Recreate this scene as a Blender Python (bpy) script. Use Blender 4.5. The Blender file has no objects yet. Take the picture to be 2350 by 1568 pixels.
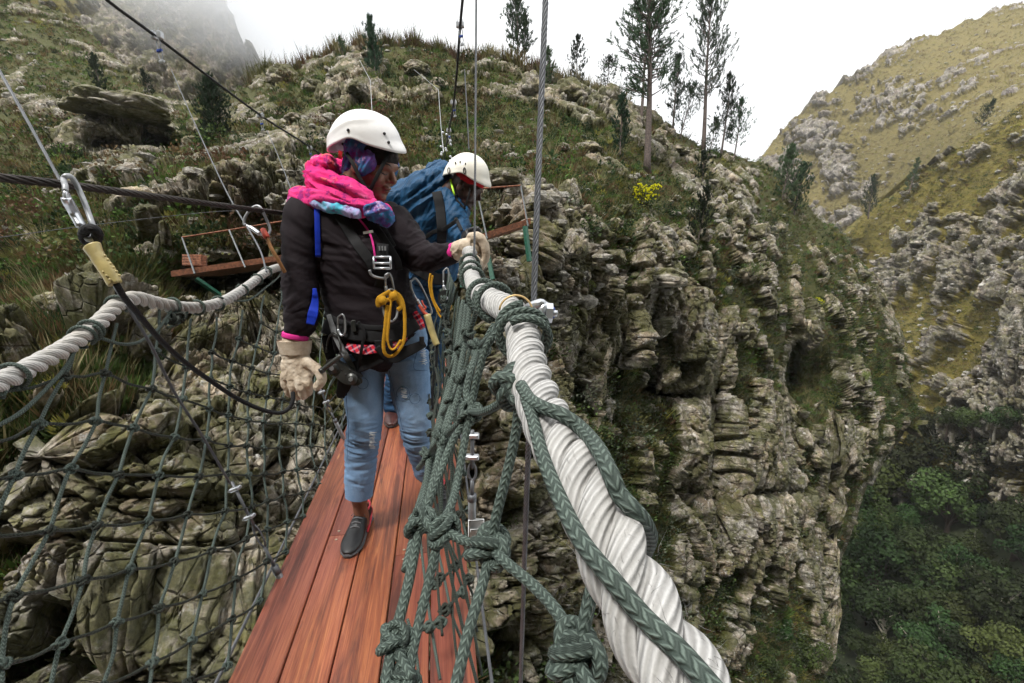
import bpy, math, random
import numpy as np
from mathutils import Vector, Matrix
QS=1.0
random.seed(7); RNG=np.random.default_rng(11)
S=bpy.context.scene; COL=S.collection
def V(*a): return np.array(a if len(a)>1 else a[0],float)
def nrm(v):
    v=np.asarray(v,float); return v/np.maximum(np.linalg.norm(v,axis=-1,keepdims=True),1e-12)
# ---------------------------------------------------------------- camera model (used to lay the place out in metres)
PITCH=math.radians(8.0); F=1078.5
CAM=V(0,0,1.3)
FW=V(0,math.cos(PITCH),-math.sin(PITCH)); UP=V(0,math.sin(PITCH),math.cos(PITCH)); RT=V(1,0,0)
def ray(x,y):
    x=np.asarray(x,float); y=np.asarray(y,float)
    return FW+((x-1175)/F)[...,None]*RT+((784-y)/F)[...,None]*UP
def PD(x,y,d): return CAM+ray(x,y)*np.asarray(d,float)[...,None]
def PY(x,y,Y):
    r=ray(x,y); return CAM+r*(np.asarray(Y,float)/r[...,1])[...,None]
def hit(x,y,p0,nn):
    r=ray(x,y); t=((p0-CAM)@nn)/(r@nn); return CAM+r*t[...,None] if np.ndim(t) else CAM+r*t
BB=nrm(ray(998,536)); BS=nrm(np.cross(BB,V(0,0,1))); BN=np.cross(BS,BB)
def BR(a,l,h): return CAM+BB*a+BS*l+BN*(h-1.3)
cam=bpy.data.cameras.new('camera'); cam.lens=36*F/2350; cam.sensor_width=36; cam.clip_start=.02; cam.clip_end=5000
co=bpy.data.objects.new('camera',cam); COL.objects.link(co); co.location=CAM; co.rotation_euler=(math.pi/2-PITCH,0,0); S.camera=co
# ---------------------------------------------------------------- objects
def tag(o,label=None,cat=None,group=None,kind=None):
    if label: o['label']=label
    if cat: o['category']=cat
    if group: o['group']=group
    if kind: o['kind']=kind
    return o
def empty(name,loc,label,cat,group=None):
    o=bpy.data.objects.new(name,None); COL.objects.link(o); o.location=loc; o.empty_display_size=.05
    return tag(o,label,cat,group)
def mesh_np(name,v,f,mat=None,parent=None,smooth=True,uv=None,attrs=None,mats=None,fm=None):
    """v (N,3); f (M,k) array or list of arrays; world coordinates"""
    v=np.asarray(v,np.float32)
    fl=f if isinstance(f,list) else [f]
    fl=[np.asarray(a,np.int32) for a in fl if len(a)]
    me=bpy.data.meshes.new(name)
    off=np.zeros(3)
    if parent is not None: off=np.array(world_loc(parent))
    v=v-off.astype(np.float32)
    me.vertices.add(len(v)); me.vertices.foreach_set('co',v.ravel())
    li=np.concatenate([a.ravel() for a in fl]); tot=np.concatenate([np.full(len(a),a.shape[1],np.int32) for a in fl])
    me.loops.add(len(li)); me.loops.foreach_set('vertex_index',li)
    st=np.concatenate([[0],np.cumsum(tot)[:-1]]).astype(np.int32)
    me.polygons.add(len(tot)); me.polygons.foreach_set('loop_start',st)
    try: me.polygons.foreach_set('loop_total',tot)
    except Exception: pass
    if fm is not None: me.polygons.foreach_set('material_index',np.asarray(fm,np.int32))
    me.polygons.foreach_set('use_smooth',np.full(len(tot),smooth))
    if uv is not None:
        l=me.uv_layers.new(name='UVMap'); l.data.foreach_set('uv',np.asarray(uv,np.float32)[li].ravel())
    if attrs:
        for k,a in attrs.items():
            a=np.asarray(a,np.float32)
            if a.ndim==1:
                at=me.attributes.new(k,'FLOAT','POINT'); at.data.foreach_set('value',a)
            else:
                at=me.attributes.new(k,'FLOAT_VECTOR','POINT'); at.data.foreach_set('vector',a.ravel())
    me.update(calc_edges=True)
    for m in (mats or [mat]):
        if m: me.materials.append(m)
    o=bpy.data.objects.new(name,me); COL.objects.link(o)
    if parent is not None: o.parent=parent
    return o
def world_loc(o):
    l=Vector((0,0,0))
    while o is not None: l=l+o.location; o=o.parent
    return l
def thing(name,v,f,mat,label,cat,group=None,base=None,**k):
    """a one mesh thing with its origin at its base"""
    v=np.asarray(v,float)
    b=np.array([v[:,0].mean(),v[:,1].mean(),v[:,2].min()]) if base is None else np.asarray(base,float)
    o=mesh_np(name,v-b,f,mat,**k); o.location=b
    return tag(o,label,cat,group)
class MB:
    """collects pieces of geometry for one mesh"""
    def __init__(s): s.v=[];s.f={};s.n=0;s.uv=[];s.m={}
    def add(s,v,f,uv=None,mi=0):
        v=np.asarray(v,float)
        fl=f if isinstance(f,list) else [f]
        for a in fl:
            a=np.asarray(a)
            if len(a)==0: continue
            s.f.setdefault(a.shape[1],[]).append(a+s.n); s.m.setdefault(a.shape[1],[]).append(np.full(len(a),mi))
        s.v.append(v); s.uv.append(np.zeros((len(v),2)) if uv is None else uv); s.n+=len(v); return s
    def get(s):
        ks=list(s.f)
        return np.concatenate(s.v),[np.concatenate(s.f[k]) for k in ks],np.concatenate(s.uv),np.concatenate([np.concatenate(s.m[k]) for k in ks])
    def build(s,name,mat,parent=None,smooth=True,mats=None):
        v,f,uv,m=s.get(); return mesh_np(name,v,f,mat,parent,smooth,uv,mats=mats,fm=m if mats else None)
    def thing(s,name,mat,label,cat,group=None,base=None,smooth=True,mats=None):
        v,f,uv,m=s.get(); return thing(name,v,f,mat,label,cat,group,base,smooth=smooth,uv=uv,mats=mats,fm=m if mats else None)
# ---------------------------------------------------------------- curves and tubes
def resample(P,n):
    P=np.asarray(P,float)
    d=np.r_[0,np.cumsum(np.linalg.norm(np.diff(P,axis=0),axis=1))]; t=np.linspace(0,d[-1],n)
    return np.stack([np.interp(t,d,P[:,k]) for k in range(P.shape[1])],1)
def catmull(P,n=8):
    P=np.asarray(P,float)
    if len(P)<3: return resample(P,max(2,n))
    Q=np.vstack([2*P[0]-P[1],P,2*P[-1]-P[-2]]); out=[]
    t=np.linspace(0,1,n,endpoint=False)[:,None]
    for i in range(1,len(Q)-2):
        a,b,c,d=Q[i-1],Q[i],Q[i+1],Q[i+2]
        out.append(.5*((2*b)+(-a+c)*t+(2*a-5*b+4*c-d)*t*t+(-a+3*b-3*c+d)*t**3))
    out.append(P[-1:]); return np.vstack(out)
def frames(P,up=None):
    P=np.asarray(P,float); T=nrm(np.gradient(P,axis=0))
    u=V(0,0,1) if up is None else np.asarray(up,float)
    if abs(T[0]@u)>.95: u=V(0,1,0) if up is None else V(1,0,0)
    N=np.zeros_like(P); n0=nrm(u-T[0]*(T[0]@u)); N[0]=n0
    for i in range(1,len(P)):
        n0=n0-T[i]*(T[i]@n0); n0=n0/max(np.linalg.norm(n0),1e-9); N[i]=n0
    return T,N,np.cross(T,N)
def sweep(P,r,k=8,r2=None,closed=False,cap=True,up=None,twist=0,vs=1.,seam=False):
    """tube along P; r radius scalar/array along N, r2 along B"""
    P=np.asarray(P,float); n=len(P)
    if closed:
        Pc=np.vstack([P[-1],P,P[0]]); T,N,B=frames(Pc,up); T,N,B=T[1:-1],N[1:-1],B[1:-1]
    else: T,N,B=frames(P,up)
    r=np.broadcast_to(np.asarray(r,float),(n,)); r2=r if r2 is None else np.broadcast_to(np.asarray(r2,float),(n,))
    k0=k; a=np.linspace(0,2*np.pi,k,endpoint=False)[None,:]+(np.linspace(0,twist,n)[:,None])
    if seam: a=np.linspace(0,2*np.pi,k+1)[None,:]+np.zeros((n,1)); k=k+1
    v=P[:,None]+N[:,None]*(np.cos(a)*r[:,None])[...,None]+B[:,None]*(np.sin(a)*r2[:,None])[...,None]
    L=np.r_[0,np.cumsum(np.linalg.norm(np.diff(P,axis=0),axis=1))]
    uv=np.stack([np.broadcast_to(np.arange(k)/k0,(n,k)),np.broadcast_to((L*vs)[:,None],(n,k))],-1).reshape(-1,2)
    i=np.arange(n if closed else n-1)[:,None]; j=np.arange(k)[None,:]; i2=(i+1)%n; j2=(j+1)%k
    if seam: j=j[:,:-1]; j2=j+1
    f=np.stack([i*k+j,i*k+j2,i2*k+j2,i2*k+j],-1).reshape(-1,4)
    v=v.reshape(-1,3)
    if cap and not closed:
        v=np.vstack([v,P[0],P[-1]]); uv=np.vstack([uv,[[0,0],[0,L[-1]*vs]]])
        jj=np.arange(k-1 if seam else k); nn_=len(jj); t1=np.stack([(jj+1)%k,jj,np.full(nn_,n*k)],1); t2=np.stack([(n-1)*k+jj,(n-1)*k+(jj+1)%k,np.full(nn_,n*k+1)],1)
        return v,[f,np.vstack([t1,t2])],uv
    return v,[f],uv
def laid(P,R,strands=3,pitch=.2,k=8,step=None,fill=1.0):
    """twisted rope: list of strand tubes round path P"""
    P=np.asarray(P,float); L=np.linalg.norm(np.diff(P,axis=0),axis=1).sum()
    step=step or pitch/14; n=max(4,int(L/step)); Q=resample(P,n)
    T,N,B=frames(Q); l=np.linspace(0,L,n)
    if strands==3: ro,rs=.535*R,.492*R*fill
    else: ro,rs=.66*R,.36*R*fill
    out=[]
    for s in range(strands):
        a=2*np.pi*(l/pitch+s/strands)
        C=Q+N*(np.cos(a)*ro)[:,None]+B*(np.sin(a)*ro)[:,None]
        out.append(sweep(C,rs,k,seam=strands==3))
    return out
def box(mb,c,ax,ay,az,mi=0):
    c=np.asarray(c,float); ax,ay,az=[np.asarray(q,float) for q in (ax,ay,az)]
    v=np.array([c+sx*ax+sy*ay+sz*az for sz in(-1,1) for sy in(-1,1) for sx in(-1,1)])
    f=np.array([[0,2,3,1],[4,5,7,6],[0,1,5,4],[2,6,7,3],[0,4,6,2],[1,3,7,5]])
    mb.add(v,f,None,mi)
def bbox_bev(mb,c,ax,ay,az,b=.1,mi=0):
    """box with chamfered edges (b = fraction)"""
    c=np.asarray(c,float); A=[np.asarray(q,float) for q in(ax,ay,az)]
    vs=[];idx={}
    for k in range(3):
        for s in (-1,1):
            for p in(-1,1):
                for q in(-1,1):
                    w=[0,0,0]; w[k]=s; o=[i for i in range(3) if i!=k]
                    L=[np.linalg.norm(a) for a in A]; m=min(L)*b
                    w[o[0]]=p*(1-m/L[o[0]]); w[o[1]]=q*(1-m/L[o[1]])
                    idx[(k,s,p,q)]=len(vs); vs.append(c+A[0]*w[0]+A[1]*w[1]+A[2]*w[2])
    F4=[];F3=[]
    for k in range(3):
        for s in(-1,1):
            F4.append([idx[(k,s,-1,-1)],idx[(k,s,1,-1)],idx[(k,s,1,1)],idx[(k,s,-1,1)]])
    def vid(k,sg): o=[i for i in range(3) if i!=k]; return idx[(k,sg[k],sg[o[0]],sg[o[1]])]
    for k in range(3):
        o=[i for i in range(3) if i!=k]
        for a in(-1,1):
            for b2 in(-1,1):
                s1=[0,0,0];s1[o[0]]=a;s1[o[1]]=b2
                e=[]
                sA=list(s1);sA[k]=-1;sB=list(s1);sB[k]=1
                F4.append([vid(o[0],sA),vid(o[0],sB),vid(o[1],sB),vid(o[1],sA)])
    for a in(-1,1):
        for b2 in(-1,1):
            for c2 in(-1,1):
                sg=[a,b2,c2]; F3.append([vid(0,sg),vid(1,sg),vid(2,sg)])
    mb.add(np.array(vs),[np.array(F4),np.array(F3)],None,mi)
def sphere_v(c,r,nu=16,nv=10,R=None):
    r=np.broadcast_to(np.asarray(r,float),(3,))
    th=np.linspace(0,np.pi,nv+1)[1:-1]; ph=np.linspace(0,2*np.pi,nu,endpoint=False)
    v=np.stack([np.outer(np.sin(th),np.cos(ph)),np.outer(np.sin(th),np.sin(ph)),np.outer(np.cos(th),np.ones(nu))],-1).reshape(-1,3)
    v=np.vstack([v,[0,0,1],[0,0,-1]])*r
    if R is not None: v=v@np.asarray(R).T
    v=v+np.asarray(c)
    m=nv-1; i=np.arange(m-1)[:,None]; j=np.arange(nu)[None,:]; j2=(j+1)%nu
    f=np.stack([i*nu+j,(i+1)*nu+j,(i+1)*nu+j2,i*nu+j2],-1).reshape(-1,4)
    jj=np.arange(nu); n=m*nu
    t=np.vstack([np.stack([jj,(jj+1)%nu,np.full(nu,n)],1),np.stack([(m-1)*nu+(jj+1)%nu,(m-1)*nu+jj,np.full(nu,n+1)],1)])
    return v,[f,t]
# ---------------------------------------------------------------- noise
def h3(ix,iy,iz,s=0):
    h=(ix.astype(np.int64)*374761393+iy.astype(np.int64)*668265263+iz.astype(np.int64)*2147483647+s*974711)&0xFFFFFFFF
    h=((h^(h>>13))*1274126177)&0xFFFFFFFF; h=(h^(h>>16)); h=(h*2246822519)&0xFFFFFFFF; h=h^(h>>13)
    return (h&0xFFFFFF)/float(0xFFFFFF)
def vnoise(p,s=0):
    i=np.floor(p).astype(np.int64); f=p-i; f=f*f*(3-2*f); x,y,z=i.T; fx,fy,fz=f.T
    r=0
    for dx in(0,1):
        for dy in(0,1):
            for dz in(0,1):
                r=r+h3(x+dx,y+dy,z+dz,s)*(fx if dx else 1-fx)*(fy if dy else 1-fy)*(fz if dz else 1-fz)
    return r*2-1
def fbm(p,o=4,s=0,g=.5,l=2.03):
    r=0;a=1.;t=0
    for k in range(o):
        r=r+a*vnoise(p*l**k+17.3*k,s+k); t+=a; a*=g
    return r/t
def voro(p,s=0,jit=.9,cheb=False,tilt=False):
    i=np.floor(p).astype(np.int64); x,y,z=i.T; N=len(p); fr=(p-i)
    f1=np.full(N,9.);f2=np.full(N,9.);idr=np.zeros(N); c1=np.zeros((N,3))
    for dx in(-1,0,1):
        for dy in(-1,0,1):
            for dz in(-1,0,1):
                X,Y,Z=x+dx,y+dy,z+dz
                a=h3(X,Y,Z,s); ax=fr[:,0]-(dx+.5+jit*(a-.5)); ay=fr[:,1]-(dy+.5+jit*((a*61.7)%1-.5)); az=fr[:,2]-(dz+.5+jit*((a*977.3)%1-.5))
                if cheb: d=np.maximum(np.maximum(np.abs(ax),np.abs(ay)),np.abs(az))*1.15
                else: d=np.sqrt(ax*ax+ay*ay+az*az)
                m=d<f1
                f2=np.where(m,f1,np.minimum(f2,d)); f1=np.where(m,d,f1)
                idr=np.where(m,(a*7919.1)%1,idr)
                if tilt: c1[:,0]=np.where(m,ax,c1[:,0]); c1[:,1]=np.where(m,ay,c1[:,1]); c1[:,2]=np.where(m,az,c1[:,2])
    if tilt:
        g=np.stack([(idr*13.7)%1,(idr*57.3)%1,(idr*131.9)%1],1)*2-1; return f1,f2,idr,(c1*g).sum(1)
    return f1,f2,idr,c1
def sst(a,b,x):
    t=np.clip((x-a)/(b-a),0,1); return t*t*(3-2*t)
# ---------------------------------------------------------------- materials
def srgb(*c):
    c=np.array(c,float)/255.; return tuple(np.where(c<=.04045,c/12.92,((c+.055)/1.055)**2.4))+(1.,)
class NT:
    def __init__(s,name,disp=False):
        s.m=bpy.data.materials.new(name); s.m.use_nodes=True; s.t=s.m.node_tree; s.N=s.t.nodes; s.b=s.N['Principled BSDF']; s.out=s.N['Material Output']
    def n(s,ty,**k):
        x=s.N.new(ty)
        for a,b in k.items():
            if a.startswith('i_'): s.set(x,a[2:].replace('_',' '),b)
            else: setattr(x,a,b)
        return x
    def set(s,x,key,v):
        i=x.inputs[int(key)] if str(key).isdigit() else x.inputs[key]
        if isinstance(v,bpy.types.NodeSocket): s.t.links.new(v,i)
        else: i.default_value=v
    def co(s,kind='Object'): 
        return s.n('ShaderNodeTexCoord').outputs[kind]
    def geo(s): return s.n('ShaderNodeNewGeometry').outputs['Position']
    def map(s,v,sc=(1,1,1),rot=(0,0,0),loc=(0,0,0)):
        return s.n('ShaderNodeMapping',i_Vector=v,i_Scale=sc,i_Rotation=rot,i_Location=loc).outputs[0]
    def noise(s,v,sc,det=4,rough=.55,dist=0,col=False):
        x=s.n('ShaderNodeTexNoise',i_Vector=v,i_Scale=sc,i_Detail=det,i_Roughness=rough,i_Distortion=dist); return x.outputs['Color' if col else 0]
    def voro(s,v,sc,feat='F1',out='Distance',rnd=1.):
        x=s.n('ShaderNodeTexVoronoi',feature=feat); s.set(x,'Vector',v); s.set(x,'Scale',sc); s.set(x,'Randomness',rnd); return x.outputs[out]
    def ramp(s,f,st,interp='LINEAR'):
        x=s.n('ShaderNodeValToRGB'); s.set(x,'Fac',f); e=x.color_ramp; e.interpolation=interp
        while len(e.elements)<len(st): e.elements.new(.5)
        for q,(p,c) in zip(e.elements,st):
            q.position=p; q.color=c if hasattr(c,'__len__') else (c,c,c,1)
        return x.outputs[0]
    def mix(s,f,a,b,mode='MIX'):
        x=s.n('ShaderNodeMix',data_type='RGBA',blend_type=mode); 
        s.set(x,0,f); s.set(x,6,a); s.set(x,7,b); return x.outputs[2]
    def math(s,op,a,b=0.,c=0.,clamp=False):
        x=s.n('ShaderNodeMath',operation=op,use_clamp=clamp); s.set(x,0,a); s.set(x,1,b); s.set(x,2,c); return x.outputs[0]
    def attr(s,n,out='Fac'): return s.n('ShaderNodeAttribute',attribute_name=n).outputs[out]
    def rnd(s): return s.n('ShaderNodeObjectInfo').outputs['Random']
    def bump(s,h,st=.3,d=.01,nrm=None):
        x=s.n('ShaderNodeBump',i_Strength=st,i_Distance=d,i_Height=h)
        if nrm: s.set(x,'Normal',nrm)
        return x.outputs[0]
    def fin(s,col=None,rough=None,normal=None,metal=None,**k):
        if col is not None: s.set(s.b,'Base Color',col)
        if rough is not None: s.set(s.b,'Roughness',rough)
        if normal is not None: s.set(s.b,'Normal',normal)
        if metal is not None: s.set(s.b,'Metallic',metal)
        for a,b in k.items(): s.set(s.b,a.replace('_',' '),b)
        return s.m
MAT={}
def plain(name,col,rough=.6,metal=0,bump=None,var=.15,spec=None):
    t=NT(name); c=t.co(); n=t.noise(c,18,4)
    lo=tuple(x*(1-var) for x in col[:3])+(1,); hi=tuple(min(1,x*(1+var)) for x in col[:3])+(1,)
    cc=t.ramp(n,[(.35,lo),(.65,hi)])
    nn=t.bump(t.noise(c,bump[0],5,.65),bump[1],bump[2]) if bump else None
    m=t.fin(cc,rough,nn,metal)
    if spec is not None: t.b.inputs['Specular IOR Level'].default_value=spec
    MAT[name]=m; return m
def px(Vv): d=Vv-CAM; z=d@FW; return 1175+F*(d@RT)/z,784-F*(d@UP)/z,z
class Surf:
    def __init__(s,*Vs): s.V=np.vstack(Vs); s.x,s.y,s.z=px(s.V)
    def z_at(s,x,y,r=9):
        m=(np.abs(s.x-x)<r)&(np.abs(s.y-y)<r)
        if not m.any(): return np.nan
        return s.z[m].min()
    def at(s,x,y,off=0.,r=7,lift=0.): 
        z=s.z_at(x,y,r)
        if np.isnan(z):
            i=np.argmin((s.x-x)**2+(s.y-y)**2); z=s.z[i]
        return PD(x,y,z-off)
# ---------------------------------------------------------------- terrain
def tps(ctrl,lam=1e-3):
    c=np.array(ctrl,float); X=c[:,:2]/1000; y=c[:,2]
    def K(a,b):
        r2=((a[:,None]-b[None])**2).sum(-1); return np.where(r2>1e-12,.5*r2*np.log(np.maximum(r2,1e-12)),0)
    n=len(X); A=np.zeros((n+3,n+3)); A[:n,:n]=K(X,X)+lam*np.eye(n); A[:n,n]=1; A[:n,n+1:]=X; A[n,:n]=1; A[n+1:,:n]=X.T
    w=np.linalg.solve(A,np.r_[y,0,0,0])
    def f(x,yy):
        q=np.stack([np.ravel(x),np.ravel(yy)],1)/1000; out=np.zeros(len(q))
        for k in range(0,len(q),60000):
            s=slice(k,k+60000); out[s]=K(q[s],X)@w[:n]+w[n]+q[s]@w[n+1:]
        return out.reshape(np.shape(x))
    return f
def coarse(fn,X,Y,st=24):
    """evaluate a smooth fn on a coarse lattice and interpolate (fast)"""
    xs=np.arange(X.min()-st,X.max()+2*st,st); ys=np.arange(Y.min()-st,Y.max()+2*st,st)
    G=fn(*np.meshgrid(xs,ys)); a=(X-xs[0])/st; b=(Y-ys[0])/st
    i=a.astype(int); j=b.astype(int); fx=a-i; fy=b-j
    return G[j,i]*(1-fx)*(1-fy)+G[j,i+1]*fx*(1-fy)+G[j+1,i]*(1-fx)*fy+G[j+1,i+1]*fx*fy
def shep(ctrl,sig=90):
    c=np.array(ctrl,float)
    def f(x,y):
        w=1/(((x[...,None]-c[:,0])**2+(y[...,None]-c[:,1])**2)/sig**2+.15)**1.6
        return (w*c[:,2]).sum(-1)/w.sum(-1)
    return f
def rot(ax,deg): return np.array(Matrix.Rotation(math.radians(deg),3,ax))
def rockify(P,mask,cell,colm,seed,A=.5,soil=.10):
    n=len(P)
    wv=np.stack([vnoise(P/cell*.6+31*k,seed+k) for k in range(3)],1)*.30*cell
    Q=P+wv
    lo=fbm(P/(cell*3.1),3,seed+9); mid=fbm(P/(cell*.8),2,seed+19); hi=fbm(P/(cell*.33),3,seed+23)
    gate=sst(-.25,.25,fbm(P/(cell*1.3)+9,2,seed+29))
    R1=rot('X',9)@rot('Y',12)@rot('Z',25); R2=rot('Y',13)@rot('X',-6)@rot('Z',20)
    h=np.zeros(n); rock=np.zeros(n)
    for kind in (0,1):
        sel=np.where(colm<.97)[0] if kind==0 else np.where(colm>.03)[0]
        if len(sel)==0: continue
        RR=(R1 if kind==0 else R2); q=(Q[sel]@RR)
        sc=np.array([1,1,1.9]) if kind==0 else np.array([1.5,1.5,.42])
        f1,f2,idr,tl=voro(q*sc/cell,seed+20*kind,.85,True,True)
        e=sst(0,.06,f2-f1)
        F1,F2,idb,_=voro(q*(sc**.6)/(cell*2.7)+3,seed+3+20*kind,.9,False)
        eb=sst(0,.07,F2-F1)
        rk=sst(-.04,.04,mask[sel]*1.0+(idr-.5)*.50+(idb-.5)*.35+lo[sel]*.8+mid[sel]*.45+hi[sel]*.30-.755-.07*colm[sel])
        g1,g2,id2,tl2=voro((P[sel]+wv[sel]*.4)@RR*sc/cell*2.7+5,seed+7+20*kind,.9,True,True)
        e2=sst(0,.07,g2-g1)
        k1,k2,id3,tl3=voro((P[sel]+wv[sel]*.3)@RR*(sc if kind else sc**.5)/cell*7.5,seed+41+kind,.9,True,True)
        e3=sst(0,.14,k2-k1)
        big=np.clip(mask[sel]*1.3-.15,.25,1)
        hh=rk*((.10+idr*.72+.40*e+tl*.55)*(.45+.55*big)+ (.34*id2+.30*e2+.5*tl2)*(.35+.65*gate[sel])+(.08*id3+.07*e3+.17*tl3)+ big*(.95*idb+.6*eb))
        w=colm[sel] if kind else 1-colm[sel]
        h[sel]+=hh*w; rock[sel]+=rk*w
    h=h+rock*(.10*hi+.05*fbm(P/cell*9,2,seed+5))+(1-rock)*(soil*fbm(P/cell*2,4,seed+71))
    return h*cell*A,rock
SHEETS={}
def sheet(name,xs,top,bot,nrow,depth,mask,cellf,colf,seed,mat,A=.5,back=0,dents=(),soil=.1,edge_back=0.):
    """one landform: columns of rows between its crest and its foot, laid out in metres"""
    nx=len(xs); T=np.interp(xs,*zip(*top)); B=np.interp(xs,*zip(*bot))
    B=B+14*vnoise(np.stack([xs/13,xs*0,xs*0+seed+5],1),7)*(B<1560)
    if name=='cliff': T=T+26*fbm(np.stack([xs/16,xs*0,xs*0+2],1),3,9)
    T=T+6*vnoise(np.stack([xs/33,xs*0,xs*0+seed],1),3)+3.*vnoise(np.stack([xs/9,xs*0,xs*0+seed],1),4)
    t=np.linspace(0,1,nrow)[:,None]
    X=np.broadcast_to(xs[None,:],(nrow,nx)); Y=T[None,:]+(B-T)[None,:]*t
    ld=coarse(depth,X,Y)
    for (dx,dy,sx,sy,a) in dents: ld=ld+a*np.exp(-((X-dx)/sx)**2-((Y-dy)/sy)**2)
    if edge_back:
        ld=ld+edge_back*sst(.965,1.,np.broadcast_to(t,X.shape))*(B<1560)[None,:]
    D=np.exp(ld); P=PD(X,Y,D)
    if back:
        rows=[P[0]+np.array([0,1,-.55])*back*k*D[0][:,None]*.06+0 for k in (4,3,2,1,.4)]
        P=np.concatenate([np.stack(rows),P]); X=np.concatenate([np.repeat(X[:1],5,0),X]); Y=np.concatenate([np.repeat(Y[:1],5,0),Y]); nrow+=5
    Pu=np.gradient(P,axis=1); Pv=np.gradient(P,axis=0)
    def sm(a,k=10):
        for ax in(0,1):
            c=np.cumsum(np.concatenate([np.repeat(np.take(a,[0],ax),k,ax),a,np.repeat(np.take(a,[-1],ax),k,ax)],ax),ax)
            n=a.shape[ax]; hi=np.take(c,range(2*k-1,2*k-1+n),ax); z=np.take(c,range(0,n),ax); a=(hi-z)/(2*k-1)
        return a
    Nn=nrm(np.cross(sm(Pv),sm(Pu))); vd=nrm(P-CAM); fl=(Nn*vd).sum(-1,keepdims=True)>0; Nn=np.where(fl,-Nn,Nn)
    p=P.reshape(-1,3); n=Nn.reshape(-1,3)
    n=nrm(n*.75-vd.reshape(-1,3)*.25)
    m=coarse(mask,X,Y).ravel(); cm=np.clip(coarse(colf,X,Y).ravel(),0,1)
    if back: Nn[:14]=Nn[14]; n=nrm(Nn.reshape(-1,3)*.7-vd.reshape(-1,3)*.3)
    h,rock=rockify(p,m,cellf,cm,seed,A,soil)
    h=h-np.median(h)
    g=np.clip(np.abs((Nn*vd).sum(-1)).ravel()*2.2,.4,1); h=h*g
    if back: h=h.reshape(nrow,nx); h[:5]=h[5]*.8; h=h.ravel()
    V3=p+n*h[:,None]
    i=np.arange(nrow-1)[:,None]; j=np.arange(nx-1)[None,:]
    f=np.stack([i*nx+j,(i+1)*nx+j,(i+1)*nx+j+1,i*nx+j+1],-1).reshape(-1,4)
    o=mesh_np(name,V3,f,mat,attrs={'rock':rock},smooth=True)
    tag(o,kind='structure')
    SHEETS[name if name not in SHEETS else name+str(seed)]=dict(P=V3.reshape(nrow,nx,3),X=X,Y=Y,rock=rock.reshape(nrow,nx),N=Nn,o=o)
    return o
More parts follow.
